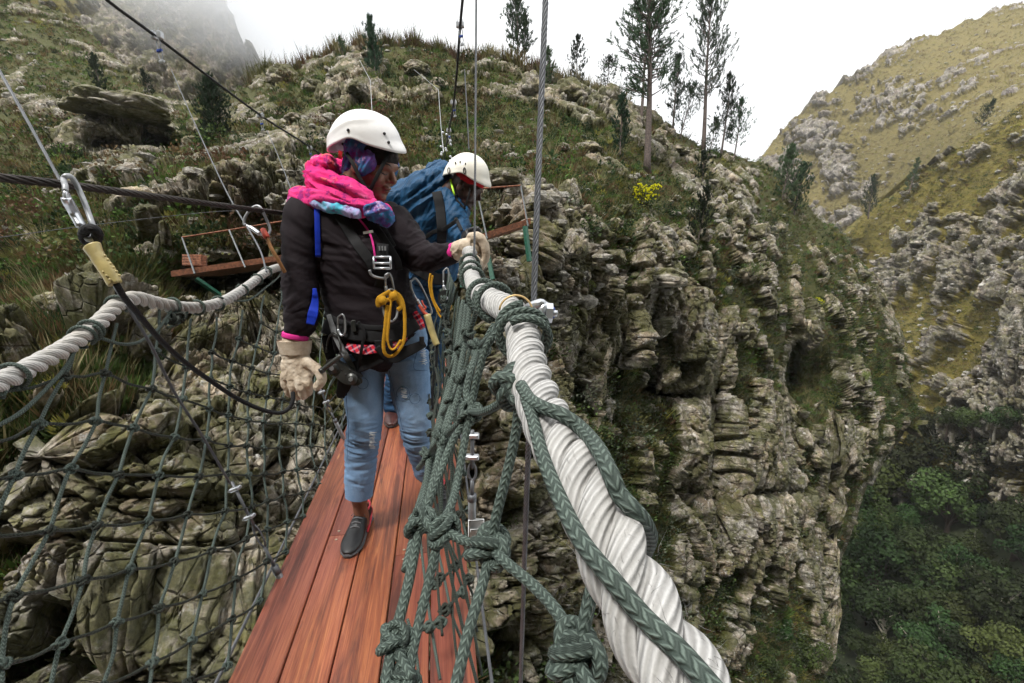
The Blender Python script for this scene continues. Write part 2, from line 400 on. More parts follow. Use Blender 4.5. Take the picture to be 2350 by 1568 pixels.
def rock_mat(name,base=((.23,.2,.165),(.37,.345,.31),(.15,.12,.095)),lich=.75,veg=((.025,.036,.010),(.065,.068,.018),(.045,.030,.012)),sc=1.,bd=.08,warm=.5,use_attr=True,streak=True,moss=.8):
    t=NT(name); c=t.geo() if use_attr else t.co()
    wob=t.noise(c,1.1*sc,5,.6)
    n1=t.noise(c,.55*sc,6,.62,.4); n2=t.noise(c,3.2*sc,6,.7); n3=t.noise(c,14*sc,5,.72)
    col=t.ramp(n1,[(.32,base[2]+(1,)),(.48,base[0]+(1,)),(.66,base[1]+(1,))])
    col=t.mix(.85,col,t.ramp(n2,[(.33,(.34,.31,.28,1)),(.5,(.9,.88,.85,1)),(.66,(1.5,1.5,1.48,1))]),'MULTIPLY')
    col=t.mix(.75,col,t.ramp(n3,[(.3,(.4,.38,.35,1)),(.55,(1.05,1.04,1.02,1)),(.75,(1.4,1.4,1.36,1))]),'MULTIPLY')
    if streak:
        sv=t.map(c,(1.6*sc,1.6*sc,.28*sc),(0,.2,0))
        st=t.ramp(t.noise(sv,1.5,5,.65,.5),[(.42,0),(.62,1)])
        col=t.mix(t.math('MULTIPLY',st,.55),col,(.075,.06,.045,1))
    tn=t.noise(t.map(c,(1,1,1),(0,0,0),(17,3,9)),.45*sc,5,.65); col=t.mix(t.math('MULTIPLY',t.ramp(tn,[(.42,0),(.62,1)]),warm),col,t.mix(1,col,(1.25,.98,.62,1),'MULTIPLY'))
    # pale lichen blotches and yellow-green lichen
    lv=t.noise(t.map(c,(1,1,1),(0,0,0),(9,2,5)),4.5*sc,7,.78)
    lm=t.ramp(lv,[(.54,0),(.63,1)])
    col=t.mix(t.math('MULTIPLY',lm,lich),col,(.50,.49,.46,1))
    yv=t.noise(t.map(c,(1,1,1),(0,0,0),(3,8,1)),1.3*sc,7,.8)
    ym=t.ramp(yv,[(.53,0),(.62,1)])
    col=t.mix(t.math('MULTIPLY',ym,.7),col,(.22,.21,.065,1))
    ms=t.ramp(t.math('ADD',t.noise(t.map(c,(1,1,1),(0,0,0),(31,7,2)),.9*sc,7,.72),t.math('MULTIPLY',t.noise(c,7*sc,4,.7),.18)),[(.53,0),(.63,1)])
    col=t.mix(t.math('MULTIPLY',ms,moss),col,t.ramp(n3,[(.3,(.026,.030,.010,1)),(.6,(.085,.088,.026,1))]))
    cr=t.voro(t.map(c,(1,1,1.3),(.2,.1,0)),1.5*sc,'DISTANCE_TO_EDGE'); 
    cw=t.ramp(t.math('ADD',cr,t.math('MULTIPLY',t.noise(c,5*sc,4),.05)),[(.03,0),(.07,1)])
    if use_attr:
        at=t.attr('rock'); vf=t.ramp(t.math('ADD',at,t.math('MULTIPLY',t.math('SUBTRACT',t.noise(c,2.2*sc,6,.75),.5),1.1)),[(.38,1),(.56,0)])
        vn=t.noise(c,5*sc,6,.7); v2=t.noise(c,.35*sc,3,.5)
        vc=t.ramp(vn,[(.3,veg[0]+(1,)),(.5,veg[1]+(1,)),(.7,veg[2]+(1,))])
        vc=t.mix(t.ramp(v2,[(.4,0),(.65,.7)]),vc,veg[1]+(1,))
        col=t.mix(vf,col,vc)
    hgt=t.math('ADD',t.math('MULTIPLY',n3,.35),t.math('ADD',t.math('MULTIPLY',n2,.9),t.math('ADD',t.math('MULTIPLY',cw,.8),t.math('MULTIPLY',t.noise(c,45*sc,5,.75),.3))))
    nn=t.bump(hgt,1.0,bd)
    m=t.fin(col,.85,nn); t.b.inputs['Specular IOR Level'].default_value=.25
    MAT[name]=m; return m
rock_mat('hill_rock',base=((.30,.28,.25),(.50,.485,.46),(.14,.12,.10)),lich=.95)
rock_mat('mountain_rock',base=((.24,.22,.21),(.36,.34,.33),(.17,.15,.15)),lich=.6,moss=.3,warm=.2,veg=((.05,.058,.020),(.16,.130,.045),(.095,.078,.032)),sc=.33,bd=.25,streak=False)
rock_mat('ridge_rock',base=((.26,.24,.22),(.38,.36,.34),(.16,.14,.13)),lich=.8,moss=.5,warm=.3,veg=((.055,.06,.015),(.165,.135,.032),(.085,.07,.022)),sc=.6,bd=.14)
rock_mat('cliff_rock',base=((.27,.25,.23),(.4,.37,.34),(.19,.17,.16)),lich=.4,veg=((.05,.05,.015),(.12,.10,.025),(.07,.05,.02)),sc=.4,bd=.2)
L=math.log
HD=[(x,y,L(d)) for x,y,d in [(-800,-400,70),(-800,300,34),(-800,900,9),(-800,1700,6),(-300,-300,66),(0,-60,60),(60,0,58),(200,60,58),(350,200,50),(470,230,46),(600,170,42),(700,150,40),(900,95,39),(1100,125,39),(1300,180,40),(1450,225,42),(1600,330,44),(1750,370,48),(1880,500,54),(1960,590,54),(2060,760,52),(2080,950,50),
 (-200,300,36),(150,300,28),(300,330,26),(500,330,24),(700,300,25),(900,300,26),(1100,300,27),(1300,320,29),(1500,370,33),(1700,430,38),(1850,560,45),(-200,600,18),(100,560,15.5),(300,520,15),(500,520,15.5),(700,540,16),(1000,500,15.5),(1200,480,16),(1350,500,19),(1500,560,24),(1700,620,31),(1900,700,42),
 (450,700,14),(600,700,14.5),(300,750,11),(100,800,9.5),(-200,850,8.5),(700,850,12),(500,950,10),(0,1100,7.8),(300,1150,8.2),(600,1150,9),(100,1500,7),(500,1500,7.5),(800,1200,10),(1100,1200,11),(1150,1500,10.5),(-200,1700,6.5),(900,1750,9),
 (1150,700,14),(1250,700,17),(1400,750,20),(1150,950,12.5),(1300,1000,15),(1500,900,23),(1700,900,29),(1900,900,38),(2000,950,43),(1500,1200,21),(1300,1300,14),(1300,1700,13),(1700,1200,28),(1900,1200,36),(1600,1500,23),(1850,1500,32),(1900,1400,34)]]
HM=[(700,200,.32),(1000,200,.38),(1250,350,.2),(1150,300,.18),(300,200,.4),(150,100,.35),(0,400,.08),(80,480,.1),(250,300,.95),(300,400,.9),(500,450,.95),(650,380,.8),(100,550,.7),(400,600,.8),(60,680,.25),(200,640,.3),(250,800,.7),(500,900,.95),(100,1000,.88),(400,1200,.95),(700,1300,.95),(60,1350,.85),(150,1500,.85),(600,1500,.85),(1200,500,.5),(1200,620,.85),(1200,1000,.95),(1300,1300,.95),(1400,650,.65),(1350,450,.25),(1480,570,.95),(1550,750,.75),(1650,650,.4),(1500,450,.35),(1600,300,.5),(1750,450,.45),(1780,700,.95),(1900,650,.6),(1600,800,.85),(1500,950,.45),(1700,950,.9),(1850,850,.35),(1950,950,.65),(1750,1200,.9),(1550,1200,.7),(1900,1100,.8),(1700,1450,.45),(1500,1450,.6),(1400,1000,.6),(900,350,.25),(800,200,.75),(480,280,.15),(550,330,.5),(900,130,.35),(1300,220,.75),(1420,240,.8),(1050,400,.5)]
HC=[(0,0,0),(600,600,0),(300,1200,0),(1000,300,.15),(1150,700,.6),(1150,1000,.3),(1250,1300,.2),(1400,700,1),(1700,700,1),(1900,1000,1),(1600,1300,1),(1600,400,.35),(1400,300,.3)]
DENTS=[(560,668,150,42,.22),(640,640,70,40,.2),(1150,545,45,45,.2),(1160,590,30,40,.15),(330,345,130,22,.18),(230,360,60,20,.12),(1920,1230,60,200,.1),(1640,1010,22,260,.12),(1810,900,25,170,.14),(1560,1130,60,60,.12),(1400,900,30,200,.1),(1745,1130,90,16,.12),(1490,800,20,120,.12),(300,330,90,14,.16),(1520,900,90,30,.12),(1300,880,25,80,.12),(150,1080,60,40,.15),(430,1380,120,30,.16),(1860,860,60,70,.12)]
htop=[(-800,-500),(-300,-320),(-50,-90),(60,0),(130,25),(200,65),(280,150),(350,205),(420,238),(480,232),(560,200),(600,170),(650,158),(760,125),(830,110),(900,97),(980,102),(1060,128),(1130,132),(1190,152),(1260,172),(1320,186),(1380,202),(1430,226),(1500,266),(1560,302),(1620,338),(1700,358),(1760,376),(1800,402),(1850,460),(1880,500),(1940,548),(1975,600),(2010,650),(2050,740),(2090,900),(2140,960),(2200,960)]
hbot=[(-800,1850),(-300,1850),(1885,1850),(1905,1340),(1940,1230),(1965,1150),(2010,1060),(2060,1000),(2090,985),(2140,980),(2200,975)]
xs=np.r_[np.arange(-800,-260,6),np.arange(-260,2110,2.2/QS)]
tt_h=sheet('hillside',xs,htop,hbot,int(820*QS),tps(HD,4e-4),shep(HM),1.95,shep(HC,150),3,MAT['hill_rock'],A=.40,back=1,dents=DENTS,edge_back=.25)
f1=tps([(x,y,L(d)) for x,y,d in [(1700,360,260),(2000,140,240),(2350,8,215),(2600,-60,190),(3200,-150,170),(3200,400,90),(1900,500,215),(2100,500,170),(2350,300,130),(1800,650,200),(2600,300,120),(2200,200,180)]],1e-3)
sheet('mountain',np.r_[np.arange(1690,2450,2.6/QS),np.arange(2450,3200,6)],[(1690,420),(1740,362),(1770,330),(1800,300),(1860,240),(1905,210),(1950,178),(2060,110),(2150,75),(2220,50),(2290,22),(2350,8),(2450,-30),(2620,-90),(3200,-260)],[(1690,720),(3200,720)],280,f1,shep([(1850,300,.95),(1780,370,.75),(1950,180,.8),(2050,200,.42),(2000,260,.5),(1960,390,.95),(2000,330,.5),(2100,180,.45),(2200,100,.42),(2300,100,.45),(2250,250,.42),(2100,330,.35),(1850,450,.5),(2340,20,.6)],70),4.6,shep([(2000,300,.3)]),21,MAT['mountain_rock'],A=.42,back=1)
f2=tps([(x,y,L(d)) for x,y,d in [(1900,620,120),(1975,500,112),(2350,240,88),(2600,120,80),(2150,600,92),(2350,700,70),(2100,900,84),(2350,1000,66),(2350,500,78),(2600,700,55),(1980,800,104),(2600,1200,55),(2050,1100,84),(3200,0,65),(3200,1200,38)]],1e-3)
sheet('ridge',np.r_[np.arange(1880,2450,2.2/QS),np.arange(2450,3200,6)],[(1880,600),(1935,555),(1975,500),(2050,442),(2150,372),(2250,312),(2350,240),(2500,150),(2620,90),(3200,-150)],[(1880,1120),(2620,1180),(3200,1260)],400,f2,shep([(2050,480,.2),(2150,450,.3),(2250,380,.35),(2330,300,.2),(2200,520,.75),(2100,560,.6),(2000,560,.5),(2280,520,.7),(2330,460,.6),(2150,620,.85),(2250,640,.85),(2050,650,.75),(2330,650,.9),(2180,720,.5),(2100,720,.65),(2200,780,.8),(2330,800,.9),(2150,880,.85),(2300,900,.9),(2080,800,.5),(2250,830,.35),(2150,950,.9),(2320,970,.9)],60),2.7,shep([(2000,500,.1),(2200,420,.2),(2200,600,.8),(2100,800,1),(2350,850,1)],100),33,MAT['ridge_rock'],A=.55,back=1)
f3=tps([(x,y,L(d)) for x,y,d in [(-100,-200,120),(220,0,108),(450,150,98),(600,190,95),(300,300,90),(600,320,88),(0,200,100)]],1e-3)
sheet('cliff',np.arange(-100,640,2.6),[(-100,-260),(400,-260),(450,-200),(500,-60),(540,50),(575,110),(600,165),(640,230)],[(-100,420),(640,420)],260,f3,shep([(300,100,.95),(500,150,.9),(560,180,.8),(80,10,.6)],90),3.6,shep([(200,60,.15),(520,150,.5)]),47,MAT['cliff_rock'],A=.42)
f4=tps([(x,y,L(d)) for x,y,d in [(300,-200,210),(560,0,190),(800,180,170),(600,300,160)]],1e-3)
sheet('misty_slope',np.arange(300,900,5),[(300,-330),(520,-120),(600,-20),(680,75),(760,140),(900,200)],[(300,330),(900,330)],100,f4,shep([(500,0,.6),(600,150,.5)]),6,shep([(200,60,.2)]),53,MAT['cliff_rock'],A=.4)
f5=tps([(x,y,L(d)) for x,y,d in [(1850,950,100),(2350,900,82),(1900,1500,62),(2350,1568,47),(1600,1500,70),(2650,1700,38),(2600,1000,66),(1500,1900,50),(2000,1250,78),(3300,1000,50),(3300,1700,28)]],1e-3)
tt=NT('forest_floor'); MAT['forest_floor']=tt.fin(tt.ramp(tt.noise(tt.geo(),.8,6,.7),[(.3,(.010,.014,.006,1)),(.7,(.035,.045,.014,1))]),.9)
sheet('valley_floor',np.arange(1500,3300,8.),[(1500,900),(3300,860)],[(1500,1950),(3300,1950)],120,f5,shep([(2000,1200,.1)]),3,shep([(2000,1200,.1)]),61,MAT['forest_floor'],A=.3)

# unseen bank added behind the camera to block low sky light and deepen contrast
gx,gz=np.meshgrid(np.linspace(-110,110,150),np.linspace(0,1,90)); Z=-62+112*gz; Yb=-13-22*gz**1.3-18*np.abs(gx/110)**2*0+6*fbm(np.stack([gx.ravel()/18,gz.ravel()*5,gx.ravel()*0],1),4,88).reshape(gx.shape)
Pb=np.stack([gx,Yb,Z],-1).reshape(-1,3); hb_,rb_=rockify(Pb,np.full(len(Pb),.75),3.2,np.full(len(Pb),.5),91,.5); Pb[:,1]+=hb_
i=np.arange(89)[:,None]; j=np.arange(149)[None]; tag(mesh_np('sky_block_bank',Pb,np.stack([i*150+j,(i+1)*150+j,(i+1)*150+j+1,i*150+j+1],-1).reshape(-1,4),MAT['hill_rock'],attrs={'rock':rb_}),kind='structure')
# ---------------------------------------------------------------- plants
def leafmat(name,tintattr=True,col=(.05,.07,.03),var=.35,sc=3,rough=.75):
    t=NT(name)
    if tintattr: c=t.attr('tint','Vector')
    else: c=col+(1,)
    r=t.rnd(); g=t.noise(t.geo(),sc,4,.7)
    c=t.mix(1,c,t.ramp(g,[(.3,(1-var,)*3+(1,)),(.7,(1+var,)*3+(1,))]),'MULTIPLY')
    if not tintattr:
        h=t.n('ShaderNodeHueSaturation'); t.set(h,'Color',c); t.set(h,'Value',t.math('ADD',t.math('MULTIPLY',t.math('POWER',r,1.6),1.7),.45)); t.set(h,'Hue',t.math('ADD',t.math('MULTIPLY',t.math('FRACT',t.math('MULTIPLY',r,7.3)),.09),.445)); c=h.outputs[0]
    t.b.inputs['Specular IOR Level'].default_value=.25
    m=t.fin(c,rough)
    tr=t.n('ShaderNodeBsdfTranslucent'); t.set(tr,'Color',c); ms=t.n('ShaderNodeMixShader'); t.set(ms,0,.25); t.t.links.new(t.b.outputs[0],ms.inputs[1]); t.t.links.new(tr.outputs[0],ms.inputs[2]); t.t.links.new(ms.outputs[0],t.out.inputs[0])
    MAT[name]=m; return m
leafmat('scrub_leaf'); leafmat('pine_needle',False,(.030,.058,.028)); leafmat('forest_leaf',False,(.026,.045,.012),.5,.8); leafmat('flower',False,(.75,.62,.02),.1)
leafmat('bush_leaf',False,(.075,.115,.03)); leafmat('pale_leaf',False,(.17,.2,.12))
plain('bark',(.11,.085,.075,1),.9,0,(30,.8,.02),.5); plain('pale_twig',(.38,.35,.28,1),.9,0,None,.3); plain('dark_twig',(.05,.035,.025,1),.9)
def stone_pts(rng):
    v,f=sphere_v((0,0,0),(1,1,.6),8,5); return v*(.75+.4*rng.random((len(v),1))),f
def tri_leaves(C,D,l,w,rng):
    """triangles at C pointing along D, length l, width w"""
    n=len(C); D=nrm(D); sd=nrm(np.cross(D,rng.normal(size=(n,3)))); l=np.broadcast_to(l,(n,))[:,None]; w=np.broadcast_to(w,(n,))[:,None]
    v=np.stack([C-sd*w*.5,C+sd*w*.5,C+D*l],1).reshape(-1,3); return v,np.arange(3*n).reshape(-1,3)
def quad_leaves(C,D,l,w,rng,out=None):
    n=len(C); D=nrm(D); sd=nrm(np.cross(D,rng.normal(size=(n,3)) if out is None else out)); l=np.broadcast_to(l,(n,))[:,None]; w=np.broadcast_to(w,(n,))[:,None]
    v=np.stack([C,C+D*l*.5-sd*w*.5,C+D*l,C+D*l*.5+sd*w*.5],1).reshape(-1,3); return v,np.arange(4*n).reshape(-1,4)
rock_mat('mountain_stone',warm=.05,sc=.8,moss=.1,streak=False,base=((.34,.33,.31),(.46,.45,.43),(.24,.23,.21)))
rock_mat('hill_stone',warm=.1,sc=2.,moss=.2,streak=False,base=((.34,.33,.31),(.48,.47,.45),(.22,.2,.18)))
def clump(kind,n,rng):
    if kind=='heath':
        a=rng.uniform(0,2*np.pi,n); z=rng.uniform(.0,1,n)**.7; r=np.sqrt(np.maximum(0,1-z*z))*rng.uniform(.4,1.,n)*(1+.25*np.sin(3*a+rng.uniform(0,6)))
        C=np.stack([r*np.cos(a),r*np.sin(a),z*.85],1)*.5; D=C*[1,1,1]+rng.normal(size=(n,3))*.16+[0,0,.35]
        return tri_leaves(C,D,rng.uniform(.14,.34,n),rng.uniform(.05,.12,n),rng)
    if kind=='reed':
        a=rng.uniform(0,2*np.pi,n); r=rng.uniform(0,.16,n); C=np.stack([r*np.cos(a),r*np.sin(a),r*0],1)
        D=np.stack([np.cos(a)*rng.uniform(.1,.75,n),np.sin(a)*rng.uniform(.1,.75,n),np.ones(n)],1)
        return tri_leaves(C,D,rng.uniform(.5,1.25,n),rng.uniform(.03,.07,n),rng)
    if kind=='bush':
        k=7; cc=rng.normal(size=(k,3))*[.3,.3,.18]+[0,0,.38]; i=rng.integers(0,k,n); d=nrm(rng.normal(size=(n,3)))
        C=cc[i]+d*rng.uniform(.1,.22,n)[:,None]; return quad_leaves(C,d+[0,0,.4]+rng.normal(size=(n,3))*.4,rng.uniform(.08,.15,n),rng.uniform(.05,.1,n),rng)
def stones(name,sel_list,n,size,seed,mat,label):
    rng=np.random.default_rng(seed); P,Nn,Dp=sel_list; idx=rng.choice(len(P),min(n,len(P)),replace=False); vs=[];q4=[];q3=[];off=0
    tv=[stone_pts(rng) for _ in range(8)]
    cl=fbm(P[idx]/9.,2,seed)
    for k,i in enumerate(idx):
        if cl[k]<-.12 and rng.random()<.75: continue
        v,f=tv[k%8]; a=rng.uniform(0,6.28); R_=np.array([[np.cos(a),-np.sin(a),0],[np.sin(a),np.cos(a),0],[0,0,1]]); s_=rng.uniform(*size)*rng.choice([.6,.8,1,1.8]); vs.append((v*[1,rng.uniform(.5,1),rng.uniform(.5,1)])@R_.T*s_+P[i]); q4.append(f[0]+off); q3.append(f[1]+off); off+=len(v)
    o=mesh_np(name,np.vstack(vs),[np.vstack(q4),np.vstack(q3)],MAT[mat],smooth=False,attrs={'rock':np.ones(off)}); tag(o,label,None,None,'stuff')
def scatter(name,mat,sel_list,kind,n,nl,size,tints,seed,nvar=6,label=None):
    rng=np.random.default_rng(seed); tv=[clump(kind,nl,rng) for _ in range(nvar)]
    P,Nn,Dp=sel_list; idx=rng.choice(len(P),min(n,len(P)),replace=False); P=P[idx];Nn=Nn[idx];Dp=Dp[idx]; m=len(P)
    sz=rng.uniform(*size,m)*rng.choice([.7,1,1,1.5],m); sz=np.maximum(sz,Dp*9./1078)
    patch=fbm(P/2.7,2,seed); tint=np.array(tints)
    ti=np.clip(((patch*.9+.5)*len(tint)+rng.normal(size=m)*.8).astype(int),0,len(tint)-1)
    tc=tint[ti]*rng.uniform(.6,1.4,(m,1))
    ang=rng.uniform(0,2*np.pi,m); vs=[];fs=[];ts=[];off=0; k0=tv[0][1].shape[1]
    for k in range(nvar):
        s=np.where(np.arange(m)%nvar==k)[0]; v,f=tv[k]; c,sn=np.cos(ang[s]),np.sin(ang[s])
        X=v[None,:,0]*c[:,None]-v[None,:,1]*sn[:,None]; Y=v[None,:,0]*sn[:,None]+v[None,:,1]*c[:,None]; Z=np.broadcast_to(v[None,:,2],X.shape)
        zz=nrm(np.stack([0*c,0*c,1+0*c],1)*.75+Nn[s]*.35)
        W=np.stack([X,Y,Z*0],-1)+Z[...,None]*zz[:,None,:]
        W=W*sz[s][:,None,None]+P[s][:,None,:]-Nn[s][:,None,:]*.06*sz[s][:,None,None]
        nv=len(v); vs.append(W.reshape(-1,3)); fs.append((f[None]+np.arange(len(s))[:,None,None]*nv).reshape(-1,k0)+off); off+=nv*len(s)
        ts.append(np.repeat(tc[s],nv,0))
    o=mesh_np(name,np.concatenate(vs),np.concatenate(fs),mat,attrs={'tint':np.concatenate(ts)},smooth=False)
    tag(o,label,None,None,'stuff'); return o
def pick(sh,x0,x1,y0,y1,thr=.35,w=None,seed=0):
    s=SHEETS[sh]; X,Y=s['X'],s['Y']; m=(s['rock']<thr)&(X>x0)&(X<x1)&(Y>y0)&(Y<y1)
    if w is not None: m&=np.random.default_rng(seed).random(X.shape)<w(X,Y)
    P=s['P'][m]; return P,s['N'][m],np.abs((P-CAM)@FW)
G_=dict(gr=(.075,.135,.028),dk=(.022,.045,.014),ol=(.095,.095,.030),br=(.13,.085,.04),rd=(.10,.055,.032),yg=(.21,.20,.045),gg=(.085,.10,.065),md=(.055,.085,.024),st=(.24,.21,.11))
def T_(*k): return [G_[q] for q in k]
sc_=MAT['scrub_leaf']; NQ=1.0
hb=(-250,2100,-100,1700)
scatter('heath_scrub',sc_,pick('hillside',*hb),'heath',int(21000*NQ),40,(.30,.62),T_('dk','md','ol','gr','br','gr','ol','dk','rd','yg','gr','md'),5,label='low brown and green heath scrub covering the near slope between the rocks')
scatter('reed_grass',sc_,pick('hillside',*hb),'reed',int(8000*NQ),24,(.3,.65),T_('ol','br','st','ol','br','dk','yg'),6,label='wispy olive reeds and grasses standing among the heath on the near slope')
scatter('broad_leaf_scrub',sc_,pick('hillside',1100,2090,480,1700,.75),'bush',int(4300*NQ),52,(.4,.95),T_('dk','md','gg','md','ol','gg'),7,label='leafy grey green scrub in the crevices of the columned cliff')
scatter('slope_bushes',sc_,pick('hillside',-250,1600,-60,620,.5),'bush',1500,56,(.5,1.15),T_('dk','md','dk','ol','gr','br','rd'),71,label='dark rounded bushes dotted over the near slope')
scatter('ledge_grass',sc_,pick('hillside',-250,1150,650,1750,.7),'reed',int(500*NQ),40,(.18,.34),T_('ol','md','st','dk','yg'),8,label='thin grass tufts in the cracks of the rock below the net')
scatter('ridge_scrub',sc_,pick('ridge',1880,2600,100,1150),'heath',int(9000*NQ),22,(.5,1.),T_('ol','st','md','yg','br','ol','dk','st'),9,label='golden and olive scrub on the far stepped slope')
scatter('mountain_scrub',sc_,pick('mountain',1700,2600,-80,700),'heath',int(6500*NQ),16,(.8,1.4),T_('ol','st','br','st','yg','br'),10,label='tawny scrub on the high rounded mountain')
scatter('slope_scrub',sc_,pick('cliff',-90,620,-150,420),'heath',int(1200*NQ),16,(.6,1.1),T_('ol','st','br','yg'),12,label='yellow olive scrub at the edge of the misty cliff')
stones('loose_stones',pick('mountain',1700,2600,-80,700,1.1),1900,(.2,.6),31,'mountain_stone','pale stones scattered over the rounded mountain')
stones('loose_stones',pick('ridge',1880,2600,100,1150,1.1),1500,(.15,.42),32,'mountain_stone','pale stones scattered over the golden slope')
stones('loose_stones',pick('hillside',-250,2000,-100,700,1.1),1800,(.08,.3),33,'hill_stone','small pale stones lying between the scrub on the near slope')
# crest reeds against the sky
def crest(sh,x0,x1,n,seed):
    s=SHEETS[sh]; X=s['X'][5]; j=np.where((X>x0)&(X<x1))[0]; P=s['P'][5:9][:,j].reshape(-1,3); return P,np.tile([0,0,1.],(len(P),1)),np.abs((P-CAM)@FW)
scatter('crest_reeds',sc_,crest('hillside',560,1450,1,1),'reed',520,18,(.55,1.2),T_('ol','st','br','ol','rd'),13,label='tall reeds standing against the sky on the crest of the hill')
# ---- ground point at a picture place of a landform
def ground(sh,x,y):
    s=SHEETS[sh]; d=(s['X']-x)**2+(s['Y']-y)**2; k=np.unravel_index(np.argmin(d),d.shape); return s['P'][k],s['N'][k]
# ---- pines
def pine_mesh(H,w,cs,seed,dens=1.,trunk_r=None,up=.5,tuft=1.,lean=(0,0)):
    rng=np.random.default_rng(seed); tr=trunk_r or H*.014
    tk=MB(); zz=np.linspace(0,H,14); px=np.stack([lean[0]*zz+.006*H*np.sin(zz*5/H+seed),lean[1]*zz,zz],1)
    tk.add(*sweep(px,np.interp(zz,[0,H*.08,H],[tr*1.35,tr,tr*.15]),9))
    nb=int(64*dens); C=[];D=[];LL=[]
    for i in range(nb):
        t=cs+(1-cs)*((i+rng.random())/nb)**.9; t=min(t,.985); z=H*t; a=rng.uniform(0,2*np.pi)
        u=(t-cs)/(1-cs); prof=min(1,.55+u*1.6)*(1-u)**.55+.10
        Lb=w*prof*rng.uniform(.55,1.15); el=rng.uniform(.05,.55)*up*1.3+u*up*1.1
        d=np.array([np.cos(a)*np.cos(el),np.sin(a)*np.cos(el),np.sin(el)]); b0=np.array([np.interp(z,zz,px[:,0]),np.interp(z,zz,px[:,1]),z])
        s=np.linspace(0,1,5)[:,None]; B=b0+d*Lb*s+np.array([0,0,1])*Lb*.28*up*s**2+rng.normal(size=3)*Lb*.04*s
        tk.add(*sweep(B,np.linspace(tr*.22,tr*.06,5),4,cap=False))
        nt=int(6+4*Lb/w)
        for k in range(nt):
            f=rng.uniform(.35,1.02) if k else 1.; c=b0+d*Lb*f+np.array([0,0,1])*Lb*.28*up*f*f+rng.normal(size=3)*Lb*.10*(k>0)
            m=18; dd=nrm(d*.5+np.array([0,0,.75])*up*1.3+rng.normal(size=3)*.25); e=dd+rng.normal(size=(m,3))*.42
            C.append(c+dd*rng.uniform(-.02,.05,m)[:,None]*H*.5); D.append(e); LL.append(rng.uniform(.6,1.2,m)*H*.022*tuft+.05)
    C=np.vstack(C);D=np.vstack(D);LL=np.concatenate(LL); return tk,tri_leaves(C,D,LL,LL*.14+.012,rng)
def pine(xb,yb,xt,yt,d,w,cs,seed,label,sh='hillside',**k):
    b=PD(xb,yb,d); tpt=PD(xt,yt,d*1.01); H=max(1.,tpt[2]-b[2]); wm=w/F*d*(1.25 if w<60 else 1.)
    k=dict(k)
    if 'up' in k: k['up']=min(k['up'],.85+.25*(k['up']>1.5))
    if 'tuft' in k: k['tuft']=min(k['tuft'],1.25)
    tk,(v,f)=pine_mesh(H,wm,cs,seed,lean=((tpt[0]-b[0])/H,0),**k)
    o=empty('pine_tree',b-[0,0,.25],label,'pine tree',k.get('group') or 'pine trees along the ridge and slopes')
    tv,tf,tu,_=tk.get(); tko=mesh_np('trunk',tv+b-[0,0,.25],tf,MAT['bark'],o); mesh_np('crown',v+b-[0,0,.25],f,MAT['pine_needle'],o,smooth=False)
